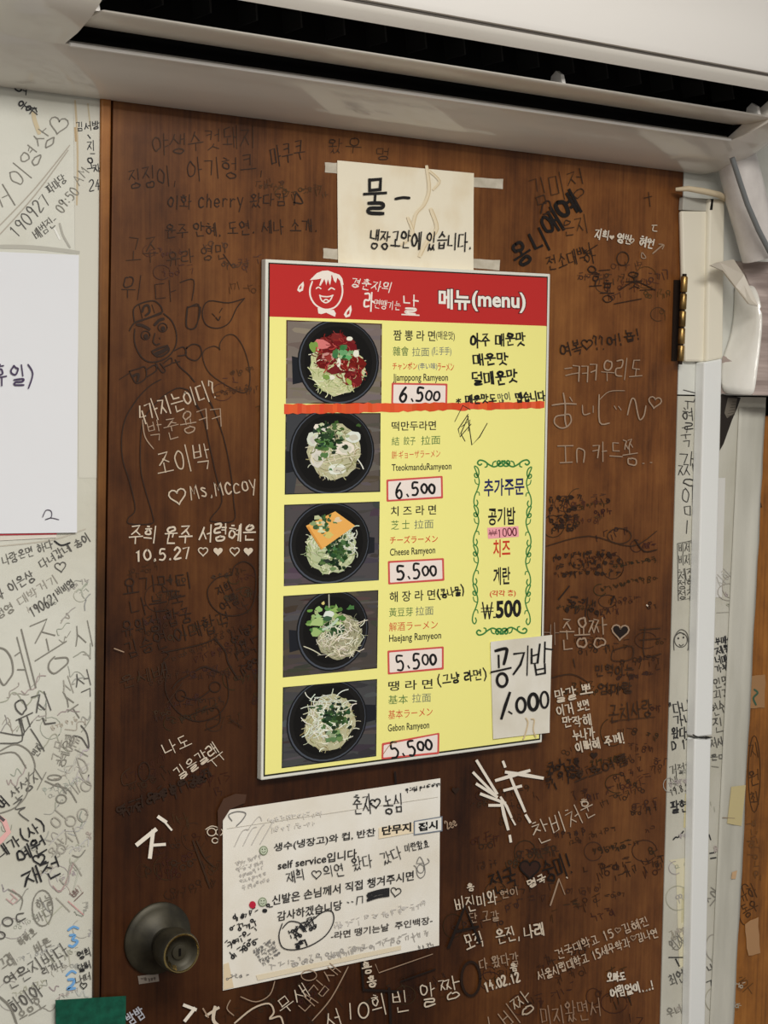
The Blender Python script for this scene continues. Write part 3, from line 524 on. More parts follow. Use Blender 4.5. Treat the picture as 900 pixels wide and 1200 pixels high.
pw = Pen(MY-.00046); pw.write('₩1000', 573, 625, 606, 622.5, 9.5, (96, 22, 40), 1.2); pw.build('price', PRINT, q)
# price stickers
PR = [('6.500', [(459, 448.5), (524.5, 449.5), (524, 476.5), (458.5, 474.5)]), ('6.500', [(452.8, 562), (518.7, 557.6), (519.2, 584), (453, 588)]), ('5.500', [(454.5, 657.5), (520.2, 654), (520.8, 680.5), (455, 685)]),
      ('5.500', [(454, 762.5), (520, 757.5), (520, 784.5), (454.5, 790.5)]), ('5.500', [(447.5, 871), (515, 858.6), (514.6, 883.5), (447, 890)])]
def inset(q, d):
    cx = sum(p[0] for p in q)/4; cy = sum(p[1] for p in q)/4; return [(p[0]+math.copysign(d, cx-p[0]), p[1]+math.copysign(d, cy-p[1])) for p in q]
def rounded(q, r):
    out = []
    for i in range(4):
        p = q[i]; a = q[i-1]; b = q[(i+1) % 4]
        for o in ((a, .9), (a, .3), (b, .3), (b, .9)):
            d = math.hypot(o[0][0]-p[0], o[0][1]-p[1]); out.append((p[0]+(o[0][0]-p[0])/d*r*o[1], p[1]+(o[0][1]-p[1])/d*r*o[1]))
    return out
for i, (tx, q) in enumerate(PR):
    s = Pen(MY-.0004); s.shape(rounded(inset(q, -1.2), 2), (238, 214, 160) if i in (1, 2) else (236, 206, 190)); s.up(1e-5); s.shape(rounded(q, 3), (208, 84, 78)); s.up(1e-5); s.shape(rounded(inset(q, 2.2), 2.2), (240, 228, 220))
    o = s.build('price_sticker', PRINT, menu)
    g = Pen(MY-.0005); x0, y0 = q[0][0]+9, (q[0][1]+q[3][1])/2+.5; x1, y1 = q[1][0]-8, (q[1][1]+q[2][1])/2+1
    if i == 0: x0 -= 1
    T_ = lambda t: (x0+(x1-x0)*t, y0+(y1-y0)*t); KP = (22, 20, 20)
    g.write(tx[0], *T_(0), *T_(.24), 17, KP, 2.7, wob=.05); g.stroke([(T_(.31)[0], T_(.31)[1]+5), (T_(.34)[0], T_(.34)[1]+7.5)], 2.6, KP); g.write('5', *T_(.4), *T_(.62), 16, KP, 2.6, wob=.05); g.write('00', *T_(.63), *T_(1), 11, KP, 2.5, wob=.06)
    if i == 4: g.stroke([(449, 884), (458, 872), (470, 868)], .8, (160, 110, 70))
    g.build('price', PRINT, o)
# ramen photographs printed on the menu
PH = [[(335.5, 375), (447.7, 379.4), (447, 473.2), (335, 473)], [(334.6, 484), (446, 484), (445.6, 576.5), (333.6, 579.7)], [(333, 591.5), (445, 587.6), (444, 680), (332.6, 687)], [(332, 698.4), (443.4, 691.4), (442, 783.2), (331.4, 794)], [(331.5, 805.4), (442, 795.7), (441, 886.3), (330, 900.4)]]
def clip(pts):
    for ax, lim, sg in ((0, 0, 1), (0, 1, -1), (1, 0, 1), (1, 1, -1)):
        out = []
        for i, p in enumerate(pts):
            a = pts[i-1]; ia = (a[ax]-lim)*sg >= 0; ip = (p[ax]-lim)*sg >= 0
            if ia != ip: t = (lim-a[ax])/(p[ax]-a[ax]); out.append((a[0]+(p[0]-a[0])*t, a[1]+(p[1]-a[1])*t))
            if ip: out.append(p)
        pts = out
        if not pts: return []
    return pts
class Photo(Pen):
    def __init__(s, q): super().__init__(MY-.00032); s.q = q
    def m(s, u, v):
        k = ((1-u)*(1-v), u*(1-v), u*v, (1-u)*v); return (sum(a*p[0] for a, p in zip(k, s.q)), sum(a*p[1] for a, p in zip(k, s.q)))
    def area(s, pts, c):
        pts = clip(pts)
        if len(pts) > 2: s.shape([s.m(*p) for p in pts], c); s.up(1.5e-6)
    def ell(s, cx, cy, rx, ry, c, n=36): s.area([(cx+rx*math.cos(2*math.pi*i/n), cy+ry*math.sin(2*math.pi*i/n)) for i in range(n)], c)
    def blob(s, cx, cy, rx, ry, c, R, n=11, k=.35, rot=0):
        a0 = math.radians(rot); o = []
        for i in range(n):
            t = 2*math.pi*i/n; r = 1+R.uniform(-k, k); x, y = rx*r*math.cos(t), ry*r*math.sin(t); o.append((cx+x*math.cos(a0)-y*math.sin(a0), cy+x*math.sin(a0)+y*math.cos(a0)))
        s.area(o, c)
    def hair(s, x, y, a, ln, wd, c, bend=0):
        p = []
        for i in range(4):
            p.append(s.m(min(max(x, .01), .99), min(max(y, .01), .99))); x += ln/3*math.cos(a); y += ln/3*math.sin(a); a += bend
        s.stroke(p, wd, c); s.up(1.5e-6)
def vary(R, c, d=18):
    k = R.randint(-d, d); return tuple(min(255, max(0, v+k+R.randint(-6, 6))) for v in c)
def bowl_photo(i, table, cx, cy, rx, ry, rim):
    R = random.Random(20+i); f = Photo(PH[i])
    f.area([(0, 0), (1, 0), (1, 1), (0, 1)], (74, 40, 30) if i == 0 else (44, 46, 40) if i in (1, 4) else (50, 46, 42)); f.area([(.012, .014), (.988, .014), (.988, .986), (.012, .986)], table)
    for k in range(46):
        u, v = R.random(), R.random(); f.blob(u, v, R.uniform(.06, .2), R.uniform(.015, .05), vary(R, table, 14), R, 8, .4, R.uniform(-8, 8))
    return f, R
GREEN = [(42, 70, 38), (66, 100, 54), (28, 48, 30), (96, 130, 78)]
def bowl(f, cx, cy, rx, ry, hx, hy):
    for x, y in hx: f.area([(x-.07, y-hy), (x+.07, y-hy*.8), (x+.07, y+hy*.8), (x-.06, y+hy)], (30, 32, 38))
    f.ell(cx, cy, rx+.022, ry+.028, (22, 23, 26)); f.ell(cx, cy, rx+.006, ry+.01, (74, 80, 90)); f.ell(cx+.004, cy-.006, rx-.004, ry-.004, (26, 25, 24)); f.ell(cx, cy, rx-.05, ry-.06, (17, 16, 15))
def noodles(f, R, cx, cy, rx, ry, base, cols, n, ln=.13, wd=.95):
    f.blob(cx, cy, rx, ry, base, R, 30, .07)
    for _ in range(n):
        t = R.uniform(0, 6.283); r = math.sqrt(R.random()); x, y = cx+rx*r*math.cos(t)*.95, cy+ry*r*math.sin(t)*.95
        a = R.uniform(0, 6.283) if r < .7 else t+R.choice((1.4, -1.4))+R.uniform(-.5, .5)
        f.hair(x, y, a, ln*R.uniform(.4, .9), wd*R.uniform(.5, 1.15), vary(R, R.choice(cols), 26), R.uniform(-.7, .7))
# 1 spicy
f, R = bowl_photo(0, (122, 112, 104), 0, 0, 0, 0, 0); bowl(f, .545, .49, .405, .5, [(.13, .6)], .17)
noodles(f, R, .53, .57, .285, .33, (196, 200, 152), [(214, 214, 168), (186, 196, 138), (226, 224, 190), (150, 160, 100)], 240)
for x, y, a, b in ((.53, .24, .17, .09), (.42, .44, .11, .16), (.68, .5, .15, .13), (.6, .3, .16, .08), (.7, .66, .1, .13), (.5, .58, .08, .06)): f.blob(x, y, a, b, vary(R, (122, 36, 31), 12), R, 14, .2)
for _ in range(150):
    x, y = R.choice(((.52, .24), (.42, .45), (.67, .52), (.7, .65))); f.hair(x+R.uniform(-.12, .12), y+R.uniform(-.1, .1), R.uniform(0, 6), R.uniform(.03, .08), R.uniform(.5, 1.3), vary(R, R.choice(((158, 48, 42), (112, 22, 22), (176, 70, 62), (92, 18, 18)))), .4)
f.blob(.37, .28, .085, .06, (214, 120, 118), R, 9, .25); f.blob(.29, .31, .04, .06, (124, 158, 74), R); f.blob(.44, .43, .07, .05, (196, 140, 132), R, 10, .2); f.blob(.44, .44, .045, .033, (150, 52, 46), R)
for _ in range(14): f.blob(.6+R.uniform(-.09, .09), .36+R.uniform(-.07, .1), R.uniform(.02, .04), R.uniform(.02, .035), vary(R, R.choice(((88, 150, 92), (58, 112, 64), (140, 180, 130)))), R)
for x, y, rx_, ry_ in ((.66, .2, .035, .03), (.73, .38, .03, .05), (.55, .5, .02, .06), (.47, .68, .04, .03)): f.blob(x, y, rx_, ry_, (232, 232, 216), R, 9, .2)
f.blob(.66, .73, .025, .045, (150, 176, 84), R, 9, .2, -30); f.blob(.43, .68, .04, .03, (126, 158, 76), R)
f.build('food_photo', FACE, menu)['label'] = 'printed photograph of red spicy noodles'
# 2 dumplings
f, R = bowl_photo(1, (92, 84, 78), 0, 0, 0, 0, 0); f.area([(.012, .014), (.22, .014), (.1, .986), (.012, .986)], (62, 64, 68)); bowl(f, .49, .48, .425, .52, [(.06, .6)], .14)
noodles(f, R, .51, .48, .27, .34, (186, 184, 150), [(208, 204, 168), (168, 166, 122), (220, 218, 196), (142, 138, 96)], 200)
for x, y, a, b in ((.29, .32, .065, .09), (.71, .3, .085, .07), (.62, .44, .12, .09), (.55, .7, .1, .07), (.33, .56, .07, .12), (.37, .19, .08, .06)): f.blob(x, y, a, b, vary(R, (222, 222, 208), 10), R, 14, .12); f.blob(x+.01, y+.01, a*.6, b*.55, vary(R, (206, 206, 192), 8), R, 10, .15)
for _ in range(90): f.blob(.44+R.gauss(0, .075), .33+R.gauss(0, .1), R.uniform(.012, .04), R.uniform(.012, .036), vary(R, R.choice(GREEN)), R, 8, .55)
for _ in range(10): f.blob(.62+R.gauss(0, .1), .2+R.gauss(0, .05), .025, .02, vary(R, R.choice(((178, 190, 148), (66, 100, 50)))), R)
f.hair(.4, .62, -.3, .4, 1.4, (214, 206, 176), .05); f.hair(.76, .58, 1, .14, 1.3, (226, 226, 214), .1)
f.build('food_photo', FACE, menu)['label'] = 'printed photograph of noodles with white dumplings'
# 3 cheese
f, R = bowl_photo(2, (78, 74, 76), 0, 0, 0, 0, 0); bowl(f, .475, .5, .405, .49, [(.88, .55)], .12)
noodles(f, R, .49, .57, .26, .31, (184, 194, 152), [(206, 212, 172), (166, 178, 130), (222, 224, 196), (140, 156, 104)], 240)
for _ in range(30): f.hair(.72+R.uniform(-.06, .04), .46+R.uniform(-.14, .16), R.uniform(0, 6), .09, 1, vary(R, (216, 222, 206)), .4)
for _ in range(90): f.blob(.56+R.gauss(0, .055), .58+R.gauss(0, .075), R.uniform(.01, .036), R.uniform(.012, .034), vary(R, R.choice(GREEN[:3])), R, 8, .5)
for _ in range(14): f.blob(.5+R.gauss(0, .06), .74+R.gauss(0, .03), .035, .022, vary(R, R.choice(GREEN)), R)
f.area([(.23, .27), (.535, .105), (.745, .295), (.39, .575)], (236, 176, 92)); f.area([(.235, .285), (.26, .275), (.4, .55), (.39, .575)], (214, 150, 70))
for _ in range(26): f.blob(.4+R.gauss(0, .05), .27+R.gauss(0, .075), R.uniform(.015, .045), R.uniform(.015, .035), vary(R, R.choice(((54, 86, 50), (150, 176, 120), (206, 212, 170), (84, 118, 72)))), R, 8, .45)
f.blob(.47, .4, .05, .04, (214, 196, 110), R); f.blob(.56, .22, .04, .035, (226, 204, 168), R)
f.build('food_photo', FACE, menu)['label'] = 'printed photograph of noodles under an orange cheese slice'
# 4 bean sprouts
f, R = bowl_photo(3, (74, 68, 64), 0, 0, 0, 0, 0); bowl(f, .52, .47, .36, .48, [(.13, .56)], .14)
noodles(f, R, .6, .56, .23, .28, (160, 158, 128), [(204, 200, 168), (184, 180, 150), (222, 218, 196), (120, 122, 88)], 260, .12, .8)
for _ in range(40): f.blob(.45+R.uniform(-.19, .19), .32+R.uniform(-.16, .17), R.uniform(.02, .05), R.uniform(.015, .04), vary(R, R.choice(((120, 158, 84), (150, 184, 110), (84, 126, 62), (178, 200, 140)))), R, 8, .45)
f.blob(.35, .47, .06, .05, (156, 186, 116), R, 9, .4); f.blob(.36, .36, .07, .06, (170, 196, 128), R, 9, .4)
for _ in range(14): f.blob(.55+R.gauss(0, .07), .46+R.gauss(0, .03), .04, .03, vary(R, (40, 70, 38)), R, 8, .5)
f.blob(.48, .27, .06, .045, (222, 230, 220), R, 9, .15); f.blob(.47, .32, .055, .03, (60, 92, 66), R); f.hair(.42, .45, -.4, .2, 3, (186, 206, 184), -.25); f.hair(.48, .02, 1.55, .16, 1.2, (190, 190, 170), 0)
f.blob(.42, .12, .018, .02, (220, 206, 130), R); f.blob(.71, .2, .035, .035, (74, 120, 66), R)
for _ in range(50): f.hair(.62+R.uniform(-.17, .2), .6+R.uniform(-.2, .2), R.uniform(0, 6.3), R.uniform(.06, .13), .9, vary(R, (224, 220, 200)), R.uniform(-.7, .7))
f.hair(.22, .64, .5, .22, 1.2, (206, 204, 180), .1)
f.build('food_photo', FACE, menu)['label'] = 'printed photograph of noodles with bean sprouts'
# 5 plain
f, R = bowl_photo(4, (70, 70, 72), 0, 0, 0, 0, 0); bowl(f, .47, .47, .405, .5, [(.92, .43)], .12)
noodles(f, R, .5, .5, .265, .36, (186, 184, 150), [(210, 210, 178), (180, 176, 130), (224, 224, 204), (158, 148, 104)], 240)
for _ in range(90): f.hair(.46+R.uniform(-.18, .2), .38+R.uniform(-.22, .26), R.uniform(0, 6.3), R.uniform(.08, .16), 1, vary(R, (222, 226, 212)), R.uniform(-.5, .5))
for _ in range(90): f.blob(.54+R.gauss(0, .07), .43+R.gauss(0, .075), R.uniform(.01, .036), R.uniform(.012, .034), vary(R, R.choice(GREEN[:3])), R, 8, .55)
for _ in range(10): f.blob(.54+R.gauss(0, .05), .68+R.gauss(0, .05), .03, .03, vary(R, R.choice(((110, 140, 90), (60, 92, 54), (170, 186, 150)))), R)
for _ in range(5): f.blob(.36+R.uniform(-.04, .05), .3+R.uniform(-.03, .03), .03, .012, vary(R, (54, 86, 50)), R)
f.build('food_photo', FACE, menu)['label'] = 'printed photograph of plain noodles with chopped greens'
# marker pen added to the menu by hand
B_ = (24, 24, 22)
def jot(*its):
    p = Pen(MY-.00055)
    for a in its:
        if isinstance(a[0], str): p.write(*a)
        else: p.stroke(*a)
    return p.build('marker_writing', PRINT, menu)
jot(('아주 매운맛', 551, 399, 616, 397, 15, B_, 2.4)); jot(('매운맛', 553, 422, 596, 420, 14, B_, 2.5)); jot(('덜매운맛', 553, 444, 607, 441, 15, B_, 2.7))
jot(('*', 534, 470, 541, 470, 8, B_, 1.7), ('매운맛도', 545, 468.5, 582, 466.5, 10, B_, 2.2), ('많이', 583, 467, 599, 464, 10, (90, 92, 70), 1.1), ('맵습니다', 604, 466.5, 639, 463, 11, B_, 2.4))
jot(('(콩나물)', 511, 697, 545, 691, 11, B_, 1.7)); jot(('(그냥 라면)', 511, 799, 572, 789, 12, B_, 1.9))
jot(([(542.5, 475), (533, 494)], 1, B_), ([(542, 475), (551, 480)], 1.1, B_), *[(q, 1.2, B_, False) for q in ([(548.5, 485.5), (537, 503), (539, 512), (552, 497)], [(549, 488), (540, 508), (545, 517)], [(541, 500), (551, 492), (549, 505)], [(548, 487), (553, 521.5), (562, 512), (571, 496)])])
cr_ = Pen(MY-.00052); R = random.Random(3)
tp, bt = [], []
for i in range(60):
    u = i/59; x = 333+305*u; yc = 479.5-5*u+(1.5 if u < .35 else 0)*0; hh = 5.6 if u < .37 else 5-1.6*(u-.37)
    tp.append((x, yc-hh+R.uniform(-1, 1))); bt.append((x, yc+hh+R.uniform(-1, 1)))
for i in range(59): cr_.shape([tp[i], tp[i+1], bt[i+1], bt[i]], vary(R, (222, 84, 44), 9))
q = cr_.build('crayon_line', PRINT, menu); q['label'] = 'thick orange-red crayon line'

# ------------------------------------------------------------------ papers and tape stuck up
PAPER = noisy('stained_paper', (220, 204, 172), (233, 225, 203), (18, 18, 12), .65, .3, lo_=.25, hi_=.5); NOTE = noisy('laminated_note', (226, 220, 206), (236, 233, 224), (14, 14, 14), .35, .4)
WPAP = mat('white_plastic_sleeve_paper', (220, 222, 226), .3); MASK = noisy('masking_tape', (176, 168, 150), (204, 196, 180), (60, 60, 60), .6)
pw = sheet('paper_sign', [(395, 188), (555, 203), (554.5, 317), (396, 308)], PAPER, -.0012, bend=.0006); tag(pw, 'cream stained paper sign taped above the yellow menu', 'paper sign')
pn = Pen(-.0024); st = (226, 212, 182)
for q, a in (([(500, 195), (503, 222), (497, 240), (487, 252), (482, 278)], 1.6), ([(505, 245), (512, 268), (500, 284), (492, 300)], 1.8), ([(478, 255), (484, 275), (470, 287)], 1.4), ([(503, 200), (515, 212), (508, 222)], 1.2)): pn.stroke(q, a*2.6, st); pn.up(); pn.stroke([(x+a, y) for x, y in q], a*.6, (206, 186, 148)); pn.up()
q = pn.build('water_stain', INK, pw); q['label'] = 'brown water stain'
pn = Pen(-.0026); pn.write('물', 425, 231, 455, 231, 38, (26, 24, 24), 4.2, wob=.03); pn.stroke([(463.5, 233), (472, 231.5), (480, 232)], 3.2, (26, 24, 24)); pn.write('냉장고안에 있습니다.', 433, 280, 554, 283, 20, (34, 32, 32), 2.0); pn.build('brush_writing', INK, pw)
for q, lb_ in (([(381, 190), (396.5, 191), (396.5, 203.5), (381, 202)], 'short piece of masking tape at the upper left corner of the cream sign'), ([(554, 207.5), (589.5, 210), (589, 221.5), (554, 219)], 'strip of masking tape at the upper right corner of the cream sign'),
               ([(379, 290.5), (396.5, 292), (396.5, 304.5), (379, 302.5)], 'short piece of masking tape at the lower left corner of the cream sign'), ([(554, 303), (586, 305), (585, 317), (554, 314)], 'strip of masking tape at the lower right corner of the cream sign')):
    tag(sheet('masking_tape', q, MASK, -.0006, .0003, nx=4, nz=2, rag=.4), lb_, 'tape', 'masking tape round the cream sign')
ad = sheet('paper_slip', [(574.5, 752), (646.5, 744), (643.5, 858.5), (577.5, 866)], noisy('thin_slip_paper', (212, 206, 190), (230, 227, 217), (16, 16, 12), .6), MY-.0012, bend=.0008); tag(ad, 'white paper slip handwritten with a rice price, stuck over the menu corner', 'paper slip')
pn = Pen(MY-.0024); K_ = (24, 22, 22)
def z8(*p): return [(560+x/8, 730+y/8) for x, y in p]
for q, a in ((((165, 262), (265, 240), (268, 290), (245, 385)), 3.6), (((195, 305), (198, 415)), 3), (((125, 462), (310, 420)), 2.8), (((340, 290), (435, 278), (400, 390), (335, 480)), 3), (((470, 215), (462, 490)), 1.9), (((505, 245), (505, 380), (560, 375), (582, 200)), 2.8), (((505, 310), (575, 290)), 2.2), (((630, 180), (625, 370)), 2.6), (((630, 240), (700, 250)), 2.4), (((535, 390), (550, 485), (632, 470), (628, 385)), 2.8), (((545, 440), (625, 425)), 2.2), (((300, 655), (260, 770), (222, 895)), 4), (((290, 830), (320, 850)), 2.2)): pn.stroke(z8(*q), a, K_, len(q) == 4 and a > 3)
for x, y, a, b, g in ((228, 535, 48, 62, 3.2), (405, 770, 42, 68, 3.2), (520, 740, 42, 75, 4), (625, 720, 36, 75, 2.6)): pn.circle(560+x/8, 730+y/8, a/8, b/8, K_, g)
pn.stroke(z8((450, 890), (470, 940), (440, 1060), (425, 1085)), 1.6, (206, 186, 150)); pn.stroke(z8((500, 900), (530, 910), (520, 1000), (545, 1070)), 1.4, (206, 186, 150)); pn.build('marker_writing', INK, ad)
nt = sheet('paper_notice', [(261, 950), (515.7, 912), (514.3, 1107.7), (261, 1160.7)], NOTE, -.0012, bend=.0005); tag(nt, 'white laminated self-service notice scrawled with pen, below the menu', 'paper notice')
pn = Pen(-.0022); N1 = (46, 44, 44)
pn.shape([(444, 970), (484.5, 964.5), (484.5, 976), (444, 983)], (236, 220, 190)); pn.up(1e-5); pn.shape([(262, 1130), (268, 1128), (274, 1157), (262, 1160)], (222, 204, 172)); pn.shape([(300, 1143), (470, 1108), (470, 1113), (302, 1149)], (226, 214, 188)); pn.stroke([(266, 971), (513, 934)], .6, (196, 190, 178), False); pn.up(1e-5)
NL = (('생수(냉장고)와 컵, 반찬', 321, 440, 988.5, 999.5, -18.5, N1, .014), ('단무지', 447.5, 482, 968.5, 979.5, -5, (28, 26, 26), .04), ('self service입니다.', 325.7, 420.7, 1008.5, 1020, -14.5, N1, .014), ('신발은 손님께서 직접 챙겨주시면', 319, 485, 1049.5, 1061, -29.5, N1, .014), ('감사하겠습니당', 325, 401, 1068.5, 1080, -14, N1, .014), ('-라면 땡기는날  주인백장-', 388, 507, 1092.5, 1101.5, -19, (60, 56, 54), .012))
q = pn.build('yellow_edge', PRINT, nt); q['label'] = 'yellowed patches of old tape'
for a in NL:
    pn = Pen(-.0023); printed(pn, *a[:-1], bold=a[-1]); pn.build('printed_line', PRINT, nt)
pn = Pen(-.00245); pn.shape([(485, 962), (518.5, 956.5), (518.5, 974), (485, 979)], (120, 128, 140)); pn.up(1e-5); pn.shape([(486.3, 963.2), (517.2, 958), (517.2, 972.8), (486.3, 977.4)], (232, 230, 222)); pn.up(1e-5); printed(pn, '접시', 490, 513, 964.5, 975, -3.5, (24, 24, 24), bold=.045); q = pn.build('word_label', PRINT, nt); q['label'] = 'white label with a blue-grey border and a bold word'
pn = Pen(-.0025); H1 = (40, 40, 42); H2 = (120, 118, 116); H3 = (190, 186, 180)
pn.write('춘자♡농심', 413, 945, 473, 940, 22, H1, 1.7); pn.heart(440, 941, 6, H1, 1.6, -10); pn.scribble(475, 926, -10, 38, 5, H1, 1.1, random.Random(5))
pn.write('재희', 335, 1028, 358, 1025, 14, H1, 1.3); pn.heart(371, 1024.5, 5.5, H1, 1.1); pn.write('의연', 379, 1022, 404, 1018, 14, H1, 1.2); pn.write('왔다', 412, 1013, 437, 1009, 15, H1, 1.3); pn.write('갔다', 446, 1007, 471, 999, 15, H1, 1.3); pn.write('미란왔효', 474, 994, 503, 988, 9, H1, 1.1)
pn.heart(464, 1045, 6, H1, 1.1, 8); R = random.Random(8)
pn.stroke([(407, 1057), (409, 1058)], 1.3, H1); pn.stroke([(412, 1056.5), (414, 1057)], 1.3, H1); pn.stroke([(418, 1060), (419, 1051), (425, 1050), (425, 1058)], 1.3, H1, False)
for i in range(11): pn.stroke([(430+R.uniform(0, 3), 1056-i*.9), (443, 1050-i*.5+R.uniform(-2, 2)), (456, 1050-i*.9)], 1.6, H1)
pn.stroke([(331, 1082), (327, 1096), (331, 1110), (345, 1113), (364, 1108), (382, 1096), (391, 1080), (389, 1068), (378, 1069), (364, 1080), (357, 1086), (350, 1081), (339, 1080), (331, 1088)], 1.3, H1)
for i in range(3): pn.scribble(337+i*5, 1095+i*4-(i == 2)*12, -32, 36-i*6, 8, H1, 1.5, R)
pn.scribble(346, 1108, -30, 14, 7, H1, 2.4, R)
for a, b, c, d, h in ((272, 1075, 313, 1063, 8), (270, 1089, 297, 1079, 8), (265, 1108, 297, 1090, 9), (271, 1119, 299, 1101, 9)): pn.scribble(a, b, math.degrees(math.atan2(d-b, c-a)), math.hypot(c-a, d-b), h, H1, 1.5, R)
for i in range(5): pn.scribble(297+i*2.4, 1115+i*3.6, -32, 24, 4, H2, .9, R)
pn.stroke([(272, 962), (268, 955), (278, 951), (288, 953), (284, 961), (277, 968)], 1.2, H2); pn.stroke([(290, 973), (303, 957), (307, 962)], .9, H3)
for i in range(4): pn.stroke([(275+i*10, 992-i), (284+i*11, 974-i*2), (292+i*9, 972-i*3)], 1, H3)
for i in range(5): pn.scribble(276+i*2, 1012+i*7, -18, 30, 5, H3, .9, R)
pn.scribble(312, 961, -8, 66, 6, (216, 212, 204), 1.2, R); pn.scribble(318, 971, -8, 50, 6, (216, 212, 204), 1.2, R)
pn.scribble(390, 1085, -14, 110, 8, (206, 202, 196), 1.2, R); pn.scribble(315, 1133, -12, 190, 9, (176, 172, 166), 1.2, R); pn.scribble(265, 1146, -10, 26, 6, H2, .8, R); pn.scribble(490, 1109, -10, 20, 6, H2, .9, R)
pn.stroke([(485, 1014), (488, 1017), (489, 1025), (493, 1029), (498, 1024), (497, 1013), (492, 1004), (488, 1012)], .9, H2); pn.stroke([(489, 1012), (497, 1011)], .9, H2); pn.stroke([(497, 1014), (503, 1010), (501, 1006)], .9, H2); pn.circle(493, 1018, 4, 5, H2, .8)
pn.build('pen_scrawl', INK, nt)
for x, y in ((309, 996.7), (307.7, 1057)):
    pn = Pen(-.0026); pn.circle(x, y, 5, 5.4, (128, 142, 112)); pn.up(); pn.circle(x, y, 3.9, 4.3, (196, 204, 182)); pn.up(); pn.circle(x-1.6, y-1.3, .8, .9, (90, 104, 76)); pn.circle(x+1.6, y-1.5, .8, .9, (90, 104, 76)); pn.stroke([(x-2.2, y+1), (x, y+2.5), (x+2.2, y+.8)], .8, (90, 104, 76))
    q = pn.build('smiley_print', PRINT, nt); q['label'] = 'small green smiling face'
pn = Pen(-.0026); pn.circle(296, 1060.3, 3.9, 4.3, (190, 36, 62)); q = pn.build('dot_sticker', PRINT, nt); q['label'] = 'small crimson dot'
wp = sheet('paper_sheet', [(-120, 290), (92, 299), (89.7, 624), (-120, 627)], WPAP, -.0022, bend=.001); tag(wp, 'large blank white paper sheet on the papered wall', 'paper sheet')
pn = Pen(-.0036); V1 = (70, 58, 86); pn.write('휴', -12, 440, 10, 439, 26, V1, 2.0); pn.write('일', 12, 439, 31, 438, 25, V1, 2.0); pn.stroke([(33, 427), (38.5, 438), (33.5, 455)], 1.8, V1); pn.stroke([(50, 606), (54, 598), (60, 599), (60, 606), (53, 609), (60, 607), (69, 609)], 1.1, (90, 84, 96)); pn.build('marker_writing', INK, wp)
up_ = sheet('paper_sheet', [(-120, 600), (66, 600), (66, 630), (-120, 640)], noisy('old_backing_paper', (206, 198, 186), (222, 216, 206), (10, 10, 10), .5), -.0008, bend=.0003); tag(up_, 'older red-edged paper peeping out below the blank white sheet', 'paper sheet')
pn = Pen(-.0016); pn.shape([(-120, 625), (66.5, 621.5), (66.5, 626.3), (-120, 629.5)], (178, 46, 58)); q = pn.build('red_edge', PRINT, up_); q['label'] = 'red printed edge'
GT = noisy('green_cloth_tape', (6, 66, 50), (12, 86, 66), (90, 90, 90), .6, .3, bump=.2)
gt = sheet('green_tape', [(65, 1172), (147.5, 1167), (147, 1225), (66, 1225)], GT, -.0055, .0006, bend=.0004, seed=3); tag(gt, 'dark green cloth tape bridging wall and door below the knob', 'tape')
ks = sheet('sticker', [(161.5, 1144), (185.5, 1140.5), (186.5, 1150), (163, 1153.5)], mat('worn_sticker', (132, 122, 112), .5), -.0008, .0004, nx=3, nz=2); tag(ks, 'tiny worn grey sticker under the door knob', 'sticker')
pn = Pen(-.0011); pn.scribble(165, 1148.5, -9, 17, 4, (84, 74, 66), 1.2, random.Random(2)); pn.build('faint_print', INK, ks)
# ------------------------------------------------------------------ handwriting on the door, the walls and the jamb
BK, B2, WH, SV = (44, 28, 18), (56, 37, 23), (206, 192, 172), (158, 134, 112)
DEPTH = {}
def hand(parent, items, label=None, y=None, name='handwriting', kind=None):
    key = parent.name
    DEPTH[key] = DEPTH.get(key, -.0005 if parent is not panel else .0036)-2.3e-5
    p = Pen(DEPTH[key])
    for it in items:
        if callable(it): it(p)
        elif isinstance(it[0], str): p.write(*it)
        else: p.stroke(it[0], it[1], it[2], it[3] if len(it) > 3 else True)
    o = p.build(name, INK, parent)
    if label: o['label'] = label
    if kind: o['kind'] = kind
    return o
def noise(parent, regions, seed, c, wd, label):
    R = random.Random(seed)
    def f(p):
        for x0, y0, x1, y1, n, h, ang in regions:
            for _ in range(n):
                x, y = R.uniform(x0, x1), R.uniform(y0, y1); hh = h*R.uniform(.6, 1.2); ln = min(R.uniform(15, 60), max(8, x1-x))
                p.scribble(x, y, ang+R.uniform(-9, 9), ln, hh, vary(R, c, 3), wd*R.uniform(.7, 1.3), R)
                if R.random() < .25:
                    r = R.uniform(6, 16); p.circle(min(x, x1-r), y, r, r*R.uniform(.7, 1.2), vary(R, c, 3), wd*.8, 14, R.uniform(0, 90), R.uniform(240, 420))
                p.up(4e-7)
    return hand(parent, [f], label, name='faint_scribbles', kind='stuff')
noise(door, [(140, 660, 300, 900, 34, 13, -14), (135, 890, 255, 1050, 16, 15, -16), (640, 580, 770, 720, 16, 9, -8), (645, 740, 770, 900, 16, 11, -3), (640, 890, 770, 1080, 26, 12, -14), (525, 930, 650, 1080, 16, 12, -14), (520, 1080, 740, 1195, 12, 16, -16), (230, 1165, 520, 1198, 10, 14, -22)], 11, (54, 33, 19), 1.1, 'faint illegible dark scribbles')
noise(door, [(650, 300, 780, 370, 8, 13, -4), (140, 290, 300, 345, 6, 13, -5), (640, 575, 700, 620, 4, 9, -3), (300, 190, 380, 310, 5, 10, -4), (250, 430, 300, 480, 5, 10, -10)], 12, (72, 45, 26), 1.0, 'faint illegible dark scribbles')
D = lambda *i, l='dark pen handwriting': hand(door, i, l)
Wt = lambda *i, l='white pen handwriting': hand(door, i, l)
